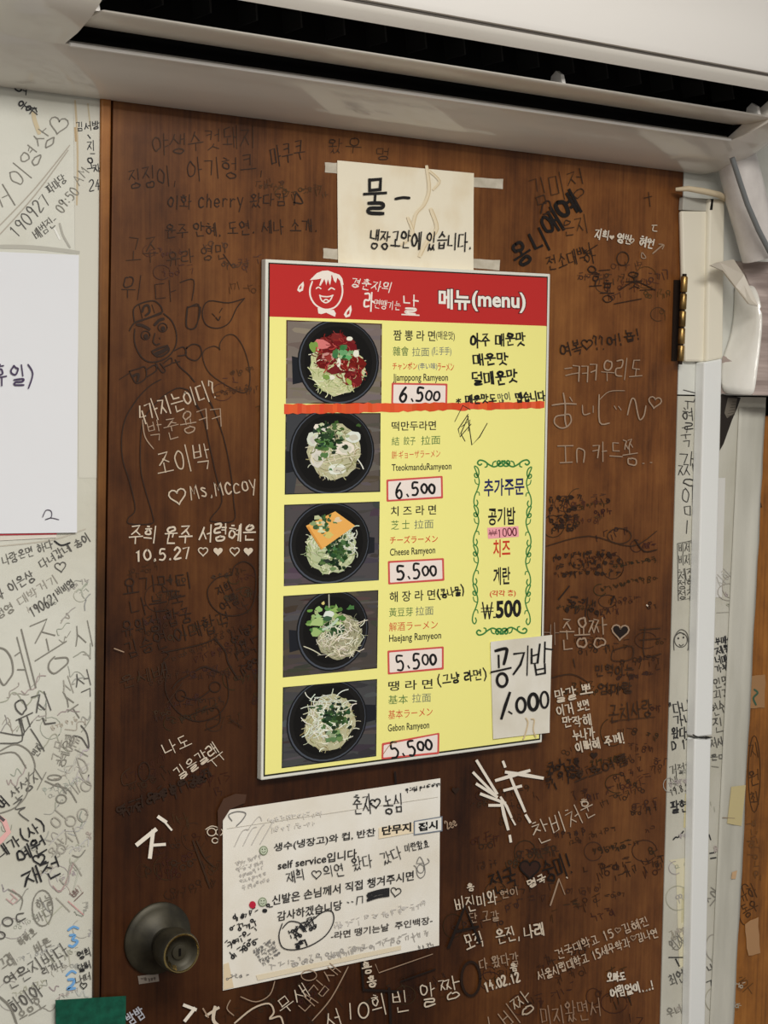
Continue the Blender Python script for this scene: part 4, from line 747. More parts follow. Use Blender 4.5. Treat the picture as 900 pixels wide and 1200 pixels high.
D(('야생수컷돼지', 178, 171, 301, 159, 24, B2, 1.4)); D(('징징이,', 150, 212, 208, 205, 23, BK, 1.3), ('아기헝크,', 218, 201, 310, 192, 25, BK, 1.3), ('마쿠쿠', 316, 183, 358, 176, 24, BK, 1.6))
D(('이화 cherry 왔다감', 196, 236, 337, 234, 15, BK, 1.4), ([(345, 240), (347, 226), (355, 238), (344, 237)], 1.6, BK)); D(('윤주 안혜. 도연. 세나 소개.', 193, 271, 373, 263, 16, BK, 1.4)); D(('유라 영민', 195, 304, 268, 294, 17, B2, 1.3), ([(262, 298), (271, 311)], 1.3, BK)); D(('고주', 147, 294, 187, 294, 32, B2, 1.2))
D(('왔', 384, 172, 402, 172, 16, B2, 1.1), ('멍', 440, 180, 458, 180, 14, B2, 1.1), ('우', 405, 170, 425, 172, 20, B2, 1.1))
D(('위', 141, 336, 170, 336, 30, BK, 1.2), ('다', 180, 341, 208, 340, 28, BK, 1.2), ([(211, 331), (227, 328), (225, 352)], 1.2, BK), ([(220, 362), (219, 383), (230, 383), (233, 357), (220, 361)], 1.3, BK))
def z2(*p): return [(120+x/4.737, 320+y/4.737) for x, y in p]
face = [(z2((180, 310), (178, 380), (205, 450), (250, 490), (310, 490), (370, 460), (408, 400), (410, 330), (385, 265), (340, 225)), 1.5, BK), (z2((150, 320), (180, 275), (250, 250), (335, 215)), 1.6, BK), (z2((178, 270), (172, 210), (190, 180), (240, 160), (290, 155), (325, 185), (335, 215)), 1.5, BK), (z2((190, 270), (215, 265), (330, 225)), 1.2, BK), (z2((205, 175), (222, 250)), 1, BK), (z2((222, 215), (232, 185), (255, 180), (262, 215), (240, 235)), 2.6, BK), (z2((275, 175), (290, 220)), 1, BK),
        (z2((192, 285), (225, 292), (262, 312)), 3.4, BK), (z2((290, 288), (315, 262), (340, 254)), 3.4, BK), (z2((292, 335), (282, 380), (298, 398), (318, 392)), 1.6, BK), (z2((318, 358), (320, 366)), 1.4, BK), (z2((274, 435), (320, 415), (362, 402)), 2.2, BK), (z2((278, 442), (305, 462), (340, 455), (370, 430), (362, 405)), 2, BK), (z2((296, 448), (330, 436), (358, 420)), 4.4, BK),
        (z2((150, 545), (200, 530), (235, 520), (245, 560), (235, 590), (190, 612), (165, 575), (150, 545)), 1.4, BK), (z2((165, 575), (200, 560), (195, 600)), 3, BK), (z2((95, 590), (150, 555)), 1.2, BK), (z2((240, 540), (290, 510), (300, 540), (250, 575)), 1.4, BK), (z2((295, 500), (330, 550), (350, 540), (320, 500)), 1.3, BK), (z2((340, 500), (380, 470), (385, 500), (345, 520)), 1.3, BK), (z2((385, 500), (430, 490)), 1.3, BK), (z2((400, 430), (450, 410), (465, 450), (420, 460)), 1.4, BK), (z2((465, 420), (500, 395), (540, 405), (550, 450), (520, 485), (475, 470), (462, 440), (470, 410)), 1.4, BK)]
def eyes(p):
    for x, y in ((240, 345), (335, 302)): p.circle(120+x/4.737, 320+y/4.737, 5.2, 5, BK, 1.2); p.circle(120+(x+2)/4.737, 320+(y+6)/4.737, 2.6, 2.8, BK)
hand(door, face+[eyes], 'dark pen drawing of a frowning face in a cap', name='face_drawing')
def z4(*p): return [(x/2.903, 450+y/2.903) for x, y in p]
hand(door, [(z2((325, 590), (265, 625), (200, 690), (160, 750)), 1.3, BK), (z4((470, 45), (430, 110), (414, 180), (418, 260), (440, 330), (460, 425), (437, 455), (440, 475), (515, 475), (520, 450), (500, 380), (480, 300), (478, 200), (490, 120), (540, 55), (600, 15), (640, 20)), 1.3, BK), (z4((640, 20), (690, 110), (715, 220), (735, 310), (755, 400), (718, 455), (725, 468), (795, 465), (795, 400), (785, 300), (760, 180), (720, 70), (700, 40)), 1.3, BK), (z2((405, 480), (430, 520), (480, 565), (512, 605)), 1.4, BK), (z2((500, 690), (530, 755)), 1.2, BK), (z2((570, 670), (615, 755)), 1.2, BK)], 'dark pen drawing of a long-legged body', name='body_drawing')
hand(door, [(z2((790, 140), (700, 165), (590, 155), (555, 215), (575, 285), (640, 306), (705, 275), (745, 195), (790, 140)), 1.2, BK), (z2((610, 225), (625, 240)), 1.2, BK), (z2((665, 195), (650, 220)), 1.2, BK), (z2((630, 245), (645, 262), (655, 240)), 1.3, BK), (z2((470, 190), (465, 295), (515, 300), (545, 190), (470, 188)), 1.2, BK)], 'dark pen drawing of a leaf with a face', name='leaf_drawing')
hand(door, [(z2((655, 425), (620, 405), (565, 430), (560, 480), (600, 560), (720, 640), (800, 660), (820, 560), (790, 430), (740, 350), (690, 345), (655, 385), (650, 425)), 1.1, B2)], 'faint dark pen heart', name='heart_drawing')
Wt(('4가지는이디?', 162, 488, 254, 456, 23, (190, 172, 150), 1.9), ([(167, 492), (170, 512), (180, 526)], 1.3, SV)); Wt(('박준용ㅋㅋ', 172, 507, 262, 487, 24, SV, 1.5)); Wt(('조이박', 182, 547, 248, 533, 29, (186, 168, 146), 1.8))
Wt((lambda p: p.heart(208, 581, 10, (196, 180, 158), 1.7, -12)), ('Ms.Mccoy', 221, 577, 301, 565, 17, (188, 170, 148), 1.7))
Wt(('주희 윤주 서령혜은', 151, 627, 301, 624, 20, WH, 2.1)); Wt(('10.5.27', 157, 652, 224, 648, 13, WH, 2.2), lambda p: [p.heart(238, 646, 5.5, WH, 1.3), p.heart(255.5, 646, 5.5, WH), p.heart(275, 646, 5.5, WH, 1.4), p.heart(291, 646, 5.5, WH)])
D(('요기먼디', 142, 688, 226, 680, 19, BK, 1.7)); D(('나는뚝', 151, 712, 219, 700, 19, BK, 1.7)); D(('유의정 합궁', 142, 738, 225, 719, 19, BK, 1.6)); D(('김승연 이대합격', 147, 764, 270, 724, 19, BK, 1.6)); D(('운세바', 140, 800, 196, 784, 15, B2, 1.5), ([(189, 790), (192, 775), (196, 788)], 1.8, BK))
def z3(*p): return [(120+x/4.737, 640+y/4.737) for x, y in p]
D((z3((720, 160), (640, 175), (585, 240), (600, 320), (660, 375), (740, 385), (820, 350), (850, 250), (845, 130), (790, 85), (735, 110), (720, 160)), 1.2, BK), ('지희', 254, 694, 272, 686, 12, BK, 1.4), ('여름', 258, 712, 280, 700, 12, BK, 1.4), l='dark pen heart with writing')
D((z3((620, 510), (680, 580), (700, 650), (755, 740)), 1.8, BK), (z3((330, 580), (370, 600), (340, 630)), 1.1, BK), (z3((330, 590), (460, 565), (560, 540), (620, 515)), 1.3, BK), (z3((355, 700), (350, 800), (400, 900), (480, 960), (560, 970), (650, 930), (700, 840), (690, 720)), 1.1, BK), (z3((390, 790), (420, 750), (480, 715)), 1.5, BK), (z3((520, 690), (570, 670), (650, 700)), 1.8, BK), lambda p: [p.circle(212, 815, 6, 6.5, BK, 1.1), p.circle(252, 805, 6.5, 6, BK, 1.1)], (z3((440, 830), (520, 850), (600, 800)), 1.2, BK), (z3((480, 940), (560, 910), (640, 900), (650, 980), (570, 1020)), 1.1, BK), l='dark pen drawing of a big round face')
for k in range(4): D((lambda p, k=k: p.scribble(272+k*2, 745+k*13, -20, 24, 12, BK, 1.6, random.Random(30+k))))
Wt(('나도', 191, 880, 223, 866, 16, WH, 1.5)); Wt(('길을갈래', 206, 909, 254, 874, 14, WH, 1.5), ('ㄱㄱ', 246, 897, 264, 884, 10, WH, 1.4), ('TT', 246, 897, 264, 884, 9, WH, 1.3))
D(lambda p: [p.scribble(138, 952-i*2, -23, 112, 13, BK, 2.3, random.Random(40+i)) for i in range(2)]); D((lambda p: p.circle(169, 904, 6.5, 11, BK, 1.1)), ([(160, 915), (145, 920), (143, 908), (152, 900)], 1, B2)); D(([(226, 985), (235, 1010), (246, 1040)], 2.2, B2), ([(230, 985), (240, 1005), (250, 1015)], 1.6, B2))
Wt((lambda p: [p.circle(248, 975, 5, 4.5, WH, 1.2), p.circle(252, 985, 3.5, 3, WH, 1.2), p.circle(257, 975, 4, 4, WH, 1.1)]), ([(241, 972), (248, 968), (256, 970)], 1.1, WH))
# right of the menu
D(('김미정', 621, 226, 686, 212, 30, B2, 1.2)); hand(door, [('옹', 602, 304, 622, 292, 28, (24, 18, 15), 3.6), ('니', 622, 285, 642, 276, 26, (24, 18, 15), 3.6), ('애', 636, 268, 656, 254, 28, (24, 18, 15), 4.2), ('예', 652, 250, 678, 234, 26, (24, 18, 15), 4.4), ([(634, 250), (637, 238), (644, 236), (645, 248), (637, 251)], 1.6, BK)], 'thick black marker handwriting')
D(('은지', 658, 268, 690, 262, 20, B2, 1.2)); D(('전소대박', 641, 310, 688, 296, 17, BK, 1.4), ([(682, 290), (690, 300)], 1.6, BK), ([(700, 287), (686, 296)], 1.4, BK), ([(690, 284), (692, 298)], 1.3, BK)); D(('항', 684, 308, 700, 306, 24, BK, 1.3), ('호', 690, 328, 706, 328, 20, BK, 1.3), ('홍', 702, 342, 722, 342, 24, BK, 1.2), ([(702, 317), (715, 316)], 1.2, BK), ('옷', 732, 328, 754, 326, 22, BK, 1.2), ([(726, 340), (745, 330), (768, 340)], 1.1, BK), ([(750, 340), (768, 339)], 1.2, BK), ([(720, 356), (752, 350)], 1.3, BK)); D((lambda p: p.circle(730, 303, 7, 8, B2, 1.2)), ([(755, 232), (764, 230)], 1.2, B2), ([(760, 225), (762, 242)], 1.1, B2))
Wt(('지희♥영빈♡혜원', 697, 273, 767, 286, 11, (214, 204, 188), 1.8), (lambda p: [p.heart(717, 278, 3, WH), p.heart(740, 282, 3, WH, 1.1)]), ([(764, 264), (770, 264)], 1.2, WH), ([(766, 265), (765, 270), (770, 271)], 1.1, WH), ([(765, 297), (772, 291), (777, 287)], 1.6, SV), ([(772, 286), (778, 287), (776, 292)], 1.2, SV), ([(753, 296), (757, 302), (752, 302), (752, 296)], 1.1, SV))
D(('여복', 656, 412, 683, 406, 16, BK, 1.7), (lambda p: p.heart(688, 403, 6.5, BK, 1.4)), ('??', 695, 403, 709, 400, 16, BK, 1.5), ('어!', 711, 400, 729, 396, 14, BK, 1.6), ('뇹!', 731, 394, 750, 391, 14, BK, 1.8))
Wt(([(662, 432), (670, 431)], 1.6, SV), ([(663, 440), (671, 438)], 1.6, SV), ('ㅋㅋㅋ', 671, 438, 701, 436, 20, SV, 1.7), ('우리도', 704, 433, 754, 434, 23, SV, 1.5)); 
def z7(*p): return [(630+x/5.294, 370+y/5.294) for x, y in p]
Wt((z7((90, 555), (165, 545), (240, 548)), 1.7, SV), (z7((160, 480), (172, 560), (170, 640), (180, 690)), 1.7, SV), (z7((200, 505), (215, 530)), 1.5, SV), (z7((172, 615), (115, 625), (105, 665), (140, 695), (180, 690), (208, 655), (200, 615), (172, 612)), 1.6, SV), (z7((278, 555), (285, 612), (325, 605)), 1.3, SV), (z7((345, 560), (345, 600)), 1.3, SV), (z7((382, 490), (385, 660), (445, 666)), 1.7, SV), (z7((385, 520), (445, 470), (540, 465)), .9, SV), (z7((476, 560), (488, 580)), 1.3, SV), (z7((502, 562), (518, 584)), 1.3, SV), (z7((558, 615), (570, 560), (585, 515), (605, 525), (620, 600), (635, 645), (660, 620), (672, 560)), 1.6, SV), lambda p: p.heart(767.5, 471, 7.5, SV, 1.5, 10))
Wt((z7((125, 808), (220, 806)), 1.7, SV), (z7((172, 810), (175, 908)), 1.7, SV), (z7((140, 912), (215, 908)), 1.7, SV), (z7((245, 910), (245, 828), (280, 830), (292, 850), (285, 910)), 1.5, SV), ('카', 693, 529, 712, 528, 21, SV, 1.7), ('드', 714, 530, 730, 530, 22, SV, 1.6), ('쫑', 729, 533, 748, 529, 34, SV, 1.5), ([(753, 543), (755, 543)], 1.3, SV), ([(762, 542), (764, 542)], 1.3, SV))
D(lambda p: [p.scribble(643, 585+i*11, -3, 34, 9, BK, 1.5, random.Random(50+i)) for i in range(4)]); D(lambda p: [p.scribble(646+i*7, 652+i*11, -4, 74-i*4, 8, BK, 1.4, random.Random(55+i)) for i in range(3)]); D(lambda p: [p.scribble(664, 703+i*11, 4, 32+i*10, 10, BK, 1.5, random.Random(60+i)) for i in range(2)])
D(([(655, 702), (667, 687)], 2.4, BK), ([(717, 703), (720, 698), (716, 708)], 2.2, BK)); D(([(640, 640), (690, 628), (740, 640), (770, 622)], 1, B2), lambda p: p.circle(726, 628, 14, 9, B2, 1), ([(744, 632), (755, 646), (770, 644)], 1.3, BK))
Wt(('바', 634, 742, 657, 742, 24, (128, 104, 86), 1.5), ('준', 656, 744, 674, 743, 36, SV, 1.9), ('용', 672, 742, 692, 742, 36, SV, 2), ('짱', 689, 742, 714, 740, 36, SV, 1.8)); hand(door, [lambda p: [p.heart(727, 740, 9, (30, 20, 15)), p.up(), p.heart(727, 740, 10, SV, 1.7, 4)]], 'white outlined heart with a dark middle', name='heart_drawing')
D(('민혁이는', 697, 786, 744, 785, 13, B2, 1.5), ('엄마랑', 701, 807, 742, 806, 12, B2, 1.6)); D(([(718, 762), (740, 757), (740, 772), (718, 774), (718, 762)], 1, B2), ([(750, 738), (774, 736)], 1.3, B2), ([(750, 750), (774, 748)], 1.3, B2), ([(756, 735), (755, 768), (775, 766)], 1.2, B2)); D(([(642, 795), (670, 790), (690, 800)], 1.1, B2), ([(672, 772), (674, 782)], 1.4, B2)); D(('곤치사랑', 713, 836, 765, 830, 18, B2, 1.5), ([(715, 845), (768, 840)], 1, B2))
Wt(('말갈', 650, 817, 676, 811, 14, WH, 2), ('뽀', 679, 809, 695, 807, 11, WH, 2)); Wt(('이거', 652, 833, 672, 829, 12, WH, 1.8), ('보면', 676, 829, 691, 826, 12, WH, 1.9)); Wt(('만작해', 659, 847, 694, 843, 12, WH, 1.9)); Wt(('누나가', 671, 862, 697, 858, 12, WH, 2)); Wt(('이뻐해 주께!', 674, 877, 732, 864, 12, WH, 2))
D(lambda p: [p.heart(696, 885, 4.5, BK), p.heart(701, 902, 3, BK), p.heart(534, 926, 4.5, BK)]); D(lambda p: [p.scribble(640, 898+i*10, -12, 40, 12, (40, 25, 16), 1.8, random.Random(70+i)) for i in range(3)]); D(('호호여름', 672, 912, 738, 888, 12, B2, 1.5))
# strips of white correction tape
WT = (228, 220, 206)
hand(door, [([(186, 957.5), (194, 963)], 5.5, WT, False), ([(192, 962), (201, 972.5)], 3, WT, False), ([(161, 989.5), (182, 972.5)], 6.5, WT, False), ([(179.5, 974), (175.8, 1004.5)], 6, WT, False), ([(179, 990.5), (193, 989.5)], 4.6, WT, False)], 'white correction tape mark', name='correction_tape_mark')
def z5(*p): return [(520+x/6.43, 880+y/6.43) for x, y in p]
hand(door, [(z5(*q), a, WT, False) for q, a in (((((250, 75), (400, 320)), 4.3), (((225, 165), (385, 330)), 4.2), (((250, 250), (400, 345)), 4.4), (((282, 325), (460, 392)), 4.6), (((345, 410), (430, 410)), 4.4), (((430, 350), (475, 420), (510, 500)), 3.4), (((515, 515), (538, 555)), 2.6), (((435, 385), (455, 480), (485, 590)), 4.2), (((498, 640), (505, 682)), 4), (((395, 222), (520, 185), (645, 148)), 4.4), (((470, 160), (600, 180), (745, 205)), 4.6), (((490, 165), (545, 300), (612, 455)), 3.8), (((620, 485), (650, 535)), 4), (((457, 297), (582, 265)), 4.2), (((448, 82), (462, 118)), 4)))], 'white correction tape strips in a splayed mark', name='correction_tape_mark')
# lower right
Wt(('찬비', 624, 978, 664, 961, 26, (196, 180, 160), 1.5), ('처훈', 664, 961, 697, 944, 25, (186, 168, 148), 1.4))
D(('전국', 574, 1036, 606, 1026, 24, (26, 18, 14), 2.3), lambda p: [p.heart(621, 1018, 11, (52, 30, 20)), p.up(), p.heart(621, 1018, 12, (26, 18, 14), 2)], ('숭미!', 636, 1022, 670, 1012, 24, (26, 18, 14), 2.2), l='black marker handwriting with a heart')
Wt(([(645, 1061), (650, 1046), (655, 1030)], 1.8, SV), ([(655, 1030), (662, 1048)], 1.3, SV), ([(664, 1028), (665, 1029)], 1.6, WH)); Wt(('명국', 618, 1037, 640, 1028, 9, WH, 2)); Wt(('비진미와', 533, 1062, 583, 1051, 16, WH, 1.6), ('현이', 586, 1049, 608, 1043, 10, SV, 1.4), ('흥', 547, 1041, 556, 1039, 8, WH, 1.5)); Wt(('단 고갈', 550, 1077, 585, 1072, 12, SV, 1.4))
Wt(('모직', 544, 1106, 567, 1099, 18, WH, 1.9), ('은진,', 581, 1098, 609, 1091, 17, WH, 1.8), ('나래', 613, 1092, 638, 1087, 14, WH, 2)); Wt(('다 왔다감', 561, 1131, 608, 1122, 13, SV, 1.6), ('음', 598, 1134, 606, 1132, 9, WH, 1.9)); Wt(('14.02.12', 567, 1157, 609, 1144, 11, WH, 2.1))
Wt(('건국대학교 15♡김혜진', 651, 1119, 760, 1078, 11, (190, 168, 146), 1.4), lambda p: p.heart(724, 1090, 3.4, SV, 1)); Wt(('서울시립대학교 15세무학과', 630, 1145, 738, 1103, 11, (196, 176, 154), 1.4), ('김나연', 746, 1100, 771, 1092, 10, (196, 176, 154), 1.5), lambda p: p.heart(742, 1099, 3.2, SV, 1)); Wt(('오빠도', 711, 1146, 733, 1144, 10, (222, 212, 196), 2)); Wt(('어림없이...!', 715, 1164, 766, 1154, 11, (222, 212, 196), 2.1))
Wt(('비', 588, 1199, 606, 1184, 24, SV, 1.5), ('짱', 602, 1184, 624, 1168, 26, (186, 168, 146), 1.6), ([(572, 1192), (574, 1204)], 1.6, SV)); Wt(('미지왔면서', 633, 1192, 705, 1180, 22, (146, 118, 96), 1.5)); Wt(('2ee', 522, 968, 534, 962, 9, SV, 1.3))
hand(door, [([(526, 1110), (545, 1062), (562, 1104)], 4.6, (28, 19, 15), False), ([(533, 1092), (560, 1086)], 4, (28, 19, 15)), lambda p: p.circle(552, 1147, 11, 20, (38, 24, 16), 3), ([(424, 1128), (426, 1160), (470, 1162)], 3.6, (28, 19, 15), False), ([(456, 1158), (458, 1200)], 4, (28, 19, 15)), ([(470, 1150), (510, 1136)], 2.2, (28, 19, 15)), ([(463, 905), (464, 918)], 3, (28, 19, 15))], 'broad black marker strokes')
# below the notice
Wt(('흥', 424, 1135, 436, 1132, 13, WH, 2), ('흥', 430, 1152, 442, 1149, 13, WH, 2)); Wt(([(440, 1130), (444, 1140), (507, 1118)], 1.1, SV, False)); Wt(('ㅐ', 372, 1195, 384, 1192, 20, WH, 1.8), ('서', 380, 1196, 400, 1190, 20, WH, 1.8), ([(410, 1176), (411, 1194)], 1.8, WH), (lambda p: p.circle(426, 1184, 6, 9, WH, 1.7)), ('희', 434, 1178, 454, 1174, 24, WH, 1.6), ('빈', 459, 1175, 480, 1170, 24, WH, 1.6)); Wt(('알', 492, 1168, 512, 1164, 28, WH, 1.7), ('짱', 516, 1163, 541, 1156, 27, WH, 1.6))
Wt(('무새', 326, 1183, 360, 1157, 18, WH, 1.5)); Wt(('내김새', 352, 1184, 396, 1132, 17, SV, 1.4)); Wt(([(366, 1196), (388, 1170), (408, 1133)], 1.3, SV)); Wt(([(275, 1199), (296, 1182), (315, 1176), (321, 1186), (316, 1194), (328, 1191), (332, 1200)], 2, (196, 178, 156)), ([(282, 1168), (300, 1174), (316, 1166), (322, 1150)], 1.2, SV), ([(270, 1172), (266, 1182), (274, 1190)], 1.2, SV), lambda p: p.circle(362, 1143, 9, 6, SV, 1.1)); Wt(([(242, 1190), (256, 1181)], 4, WH), ([(252, 1180), (250, 1195), (257, 1203)], 4, WH), ([(238, 1182), (244, 1192)], 2.4, SV))
hand(door, [([(216, 1178), (229, 1183)], 5, WT, False), ([(228, 1182), (217, 1196)], 5, WT, False)], 'white correction tape mark', name='correction_tape_mark'); Wt(('밤밤', 148, 1196, 168, 1184, 14, (176, 178, 186), 2.2))
q = hand(door, [lambda p: [p.shape([(600, 420), (601, 420), (600.5, 421)], SV)]]) if False else None
hand(door, [lambda p: p.shape([(255, 950), (262, 936), (276, 930), (289, 931), (287, 941), (270, 948), (261, 962), (256, 990)], (74, 50, 37))], 'pale smear of old glue', name='glue_residue')
D(([(196, 824), (214, 800)], 1, B2), ([(268, 842), (284, 852)], 1.2, BK)); Wt(([(134, 760), (145, 764)], 1.6, SV, False), ([(758, 709), (759, 710)], 2, WH, False))
# ---- papered wall on the left
G1, G2, G3, KB = (132, 129, 120), (164, 160, 150), (92, 90, 86), (44, 44, 46)
Lw = lambda *i, l='grey pen handwriting': hand(wall_left, i, l)
def loops(parent, boxes, seed, c, wd, n):
    R = random.Random(seed)
    def f(p):
        for x0, y0, x1, y1, h in boxes:
            for _ in range(n):
                x, y, a = R.uniform(x0, x1), R.uniform(y0, y1), R.uniform(-1.0, .1); q = [(x, y)]
                for k in range(R.randint(3, 7)):
                    x += h*R.uniform(.1, .5)*math.cos(a)+R.uniform(-.5, .5)*h*math.sin(a); y += h*R.uniform(.1, .5)*math.sin(a)+R.uniform(-.6, .6)*h*math.cos(a); q.append((min(max(x, x0-8), x1+4), y))
                p.stroke(q, wd*R.uniform(.7, 1.3), vary(R, c, 8)); p.up(3e-7)
    return hand(parent, [f], 'faint loopy pencil scribbles', name='faint_scribbles', kind='stuff')
loops(wall_left, [(0, 850, 96, 1000, 15), (0, 1000, 96, 1190, 14), (60, 690, 102, 860, 13), (0, 800, 50, 860, 13)], 23, (158, 155, 147), 1.0, 13)
loops(wall_left, [(40, 870, 100, 1180, 18)], 24, (186, 183, 175), 1.4, 18)
noise(wall_left, [(0, 850, 90, 1195, 12, 9, -28), (70, 690, 104, 720, 3, 8, -30), (0, 700, 60, 760, 3, 8, -30), (98, 900, 106, 1100, 5, 6, 85)], 21, (172, 169, 160), .9, 'pale illegible pencil scribbles')
Lw(('이영상', 14, 214, 60, 152, 24, G1, 1.4)); hand(wall_left, [lambda p: p.heart(69, 146, 11, G1, 1.4, 10)], 'grey pen heart', name='heart_drawing'); Lw(([(-4, 268), (40, 222), (82, 170)], 1.4, (172, 165, 152)), ([(-4, 279), (40, 230), (80, 176)], 1.4, (172, 165, 152)), l='pair of grey diagonal lines')
Lw(('190927', 13, 274, 56, 231, 15, G3, 1.3), ('파마당', 55, 223, 77, 208, 12, G3, 1.2)); Lw(('배범진-', 40, 277, 66, 256, 12, G3, 1.2), ('09:50', 68, 247, 89, 221, 12, G1, 1.2), ('AM', 87, 214, 102, 198, 12, G1, 1.2)); Lw(('김서방', 89, 149, 117, 146, 10, KB, 1.3), ('지', 102, 170, 112, 170, 12, KB, 1.3), ([(103, 158), (106, 162)], 1.6, KB), ([(106, 180), (111, 180)], 1.3, KB), ('오', 101, 192, 112, 190, 14, KB, 1.4), ('자', 109, 198, 118, 197, 9, KB, 1.4), ('24', 104, 217, 118, 216, 12, KB, 1.3))
Lw(('아이', 22, 120, 40, 130, 9, KB, 1.7), ('스', 34, 124, 46, 134, 8, KB, 1.6), ('여', 16, 102, 34, 106, 10, KB, 1.6)); Lw(('거', -10, 240, 14, 226, 26, G1, 1.5))
Lw(('나랑온면 하다', 2, 657, 62, 637, 11, G3, 1.2)); Lw(('다녀갔네 송이', 46, 662, 105, 628, 11, G3, 1.3), ([(64, 634), (72, 639), (82, 636)], 2, KB)); hand(wall_left, [lambda p: p.heart(71, 664, 6.5, G3, 1.2, -10)], 'grey pen heart', name='heart_drawing'); Lw(('이은상', 10, 690, 40, 673, 13, G3, 1.4), ('사', -4, 697, 4, 694, 12, G3, 1.3)); Lw(('대박거기', 21, 706, 67, 676, 12, G2, 1.3), ('성영', -4, 722, 16, 710, 11, G1, 1.3)); Lw(('190621', 35, 718, 68, 698, 12, G3, 1.3), ('비비영', 66, 695, 86, 681, 9, G3, 1.2))
Lw(('예', -12, 782, 40, 770, 66, G1, 2)); Lw(('종', 36, 766, 78, 746, 66, G1, 1.9)); Lw(('시', 84, 747, 112, 738, 30, G1, 1.5)); Lw(('유진', 16, 842, 64, 826, 36, G3, 2.1)); Lw(('수', 78, 832, 92, 824, 34, G1, 1.7), ('석', 88, 806, 110, 800, 30, G3, 1.5), ('사', 72, 806, 88, 800, 22, G2, 1.4))
Lw(([(0, 858), (28, 861), (22, 842), (26, 868), (0, 871)], 1.4, G3), ([(26, 862), (38, 846)], 1.4, G3), ([(36, 854), (44, 866), (52, 880)], 1.4, G3), ([(0, 880), (18, 872), (34, 880), (41, 895), (40, 905)], 1.5, G1), ([(-2, 884), (18, 882), (31, 900)], 1.4, G1)); Lw(([(95, 850), (102, 860), (104, 877), (96, 865), (86, 862)], 1.5, G3), ('어유', 80, 880, 90, 862, 12, G2, 1.3), ('교무', 66, 895, 72, 866, 13, G2, 1.3), ('혜영', 72, 900, 84, 858, 11, G1, 1.2), ('민지', 40, 885, 48, 872, 10, G3, 1.3))
Lw(([(88, 878), (103, 886)], 1.2, G1), ([(90, 888), (96, 905), (103, 902), (99, 892), (92, 888)], 1.3, G2), ([(93, 902), (100, 916), (106, 920)], 1.3, G2), lambda p: p.circle(101, 921, 6, 6, G2, 1.3), ([(84, 920), (92, 930)], 1.3, G2), ([(88, 916), (94, 928)], 1.3, G2), l='loopy grey pencil marks'); Lw(([(53, 915), (64, 920), (80, 925), (90, 940)], 1.4, G1), lambda p: [p.circle(64, 911, 8, 3, G1, 1.3), p.circle(72, 936, 6, 5, G1, 1.4)], ([(60, 924), (68, 918), (78, 930)], 1.3, G1), ('여', 0, 945, 8, 938, 14, KB, 1.8))
Lw(('산성지', 14, 935, 48, 905, 14, G3, 1.4), ([(16, 942), (26, 936), (18, 948), (30, 946), (22, 952), (34, 962)], 1.3, G3), ([(0, 953), (18, 946), (32, 930), (34, 905)], 1.3, G1), ([(44, 925), (54, 905)], 1.2, G1)); Lw(lambda p: p.circle(97, 955, 6, 7.5, G2, 1.3), ('이', 62, 970, 76, 950, 18, G2, 1.5), ('시', 74, 985, 94, 978, 18, G2, 1.5), ('용산', 60, 1004, 76, 984, 14, G2, 1.4), lambda p: [p.circle(83, 962, 6, 6, G2, 1.3), p.circle(72, 995, 5, 5, G2, 1.2)], ([(85, 1002), (93, 1004), (100, 996)], 1.3, G1), l='loopy grey pencil marks')
hand(wall_left, [('내가(사)', -4, 1002, 53, 962, 14, KB, 2), ('예원', 19, 1005, 54, 985, 16, KB, 2.3), lambda p: p.heart(46, 1007, 7, KB, 2, -12), ('재천', 26, 1033, 72, 1012, 20, KB, 2.6)], 'bold black pen handwriting'); hand(wall_left, [([(0, 958), (5, 962), (10, 975), (1, 985), (-4, 990)], 6, (226, 176, 172), False), ([(-2, 956), (4, 961)], 5, (88, 80, 82), False)], 'faded pink marker patch', name='marker_patch')
Lw(lambda p: p.circle(50, 1064, 12, 21, G1, 1.3), ('하늘', 42, 1060, 62, 1052, 12, G1, 1.2), ('바다', 40, 1078, 62, 1066, 12, G1, 1.2), l='grey pen oval with writing'); Lw(lambda p: [p.circle(9, 1080, 6, 5, G3, 1.5), p.circle(1, 1096, 5, 4, G3, 1.6)], ([(28, 1070), (20, 1072), (21, 1080), (30, 1076)], 1.5, G3), ('비', 10, 1058, 24, 1044, 14, (196, 160, 158), 1.4), ([(10, 1042), (26, 1052), (24, 1066)], 1.3, G1), l='grey pen handwriting with small circles')
Lw(([(62, 1038), (72, 1044), (86, 1012)], 1.4, (176, 150, 148)), ([(70, 1030), (78, 1036), (84, 1010), (96, 1026)], 1.3, G2), ([(66, 1052), (82, 1068)], 1.4, G2), ([(80, 1056), (98, 1072)], 1.4, (206, 150, 150)), ('쁘', 84, 1054, 96, 1042, 14, (120, 96, 92), 1.3), l='grey and reddish pen strokes')
BL = (112, 164, 214)
hand(wall_left, [([(80, 1090), (86, 1086), (92, 1088)], 2.6, BL), ([(82, 1096), (88, 1096), (85, 1101), (91, 1103), (86, 1109), (81, 1108)], 3, BL), ([(78, 1143), (84, 1138), (89, 1140)], 2.6, BL), ([(80, 1148), (87, 1148), (85, 1154), (79, 1159), (88, 1158)], 3.2, BL)], 'light blue pen numerals')
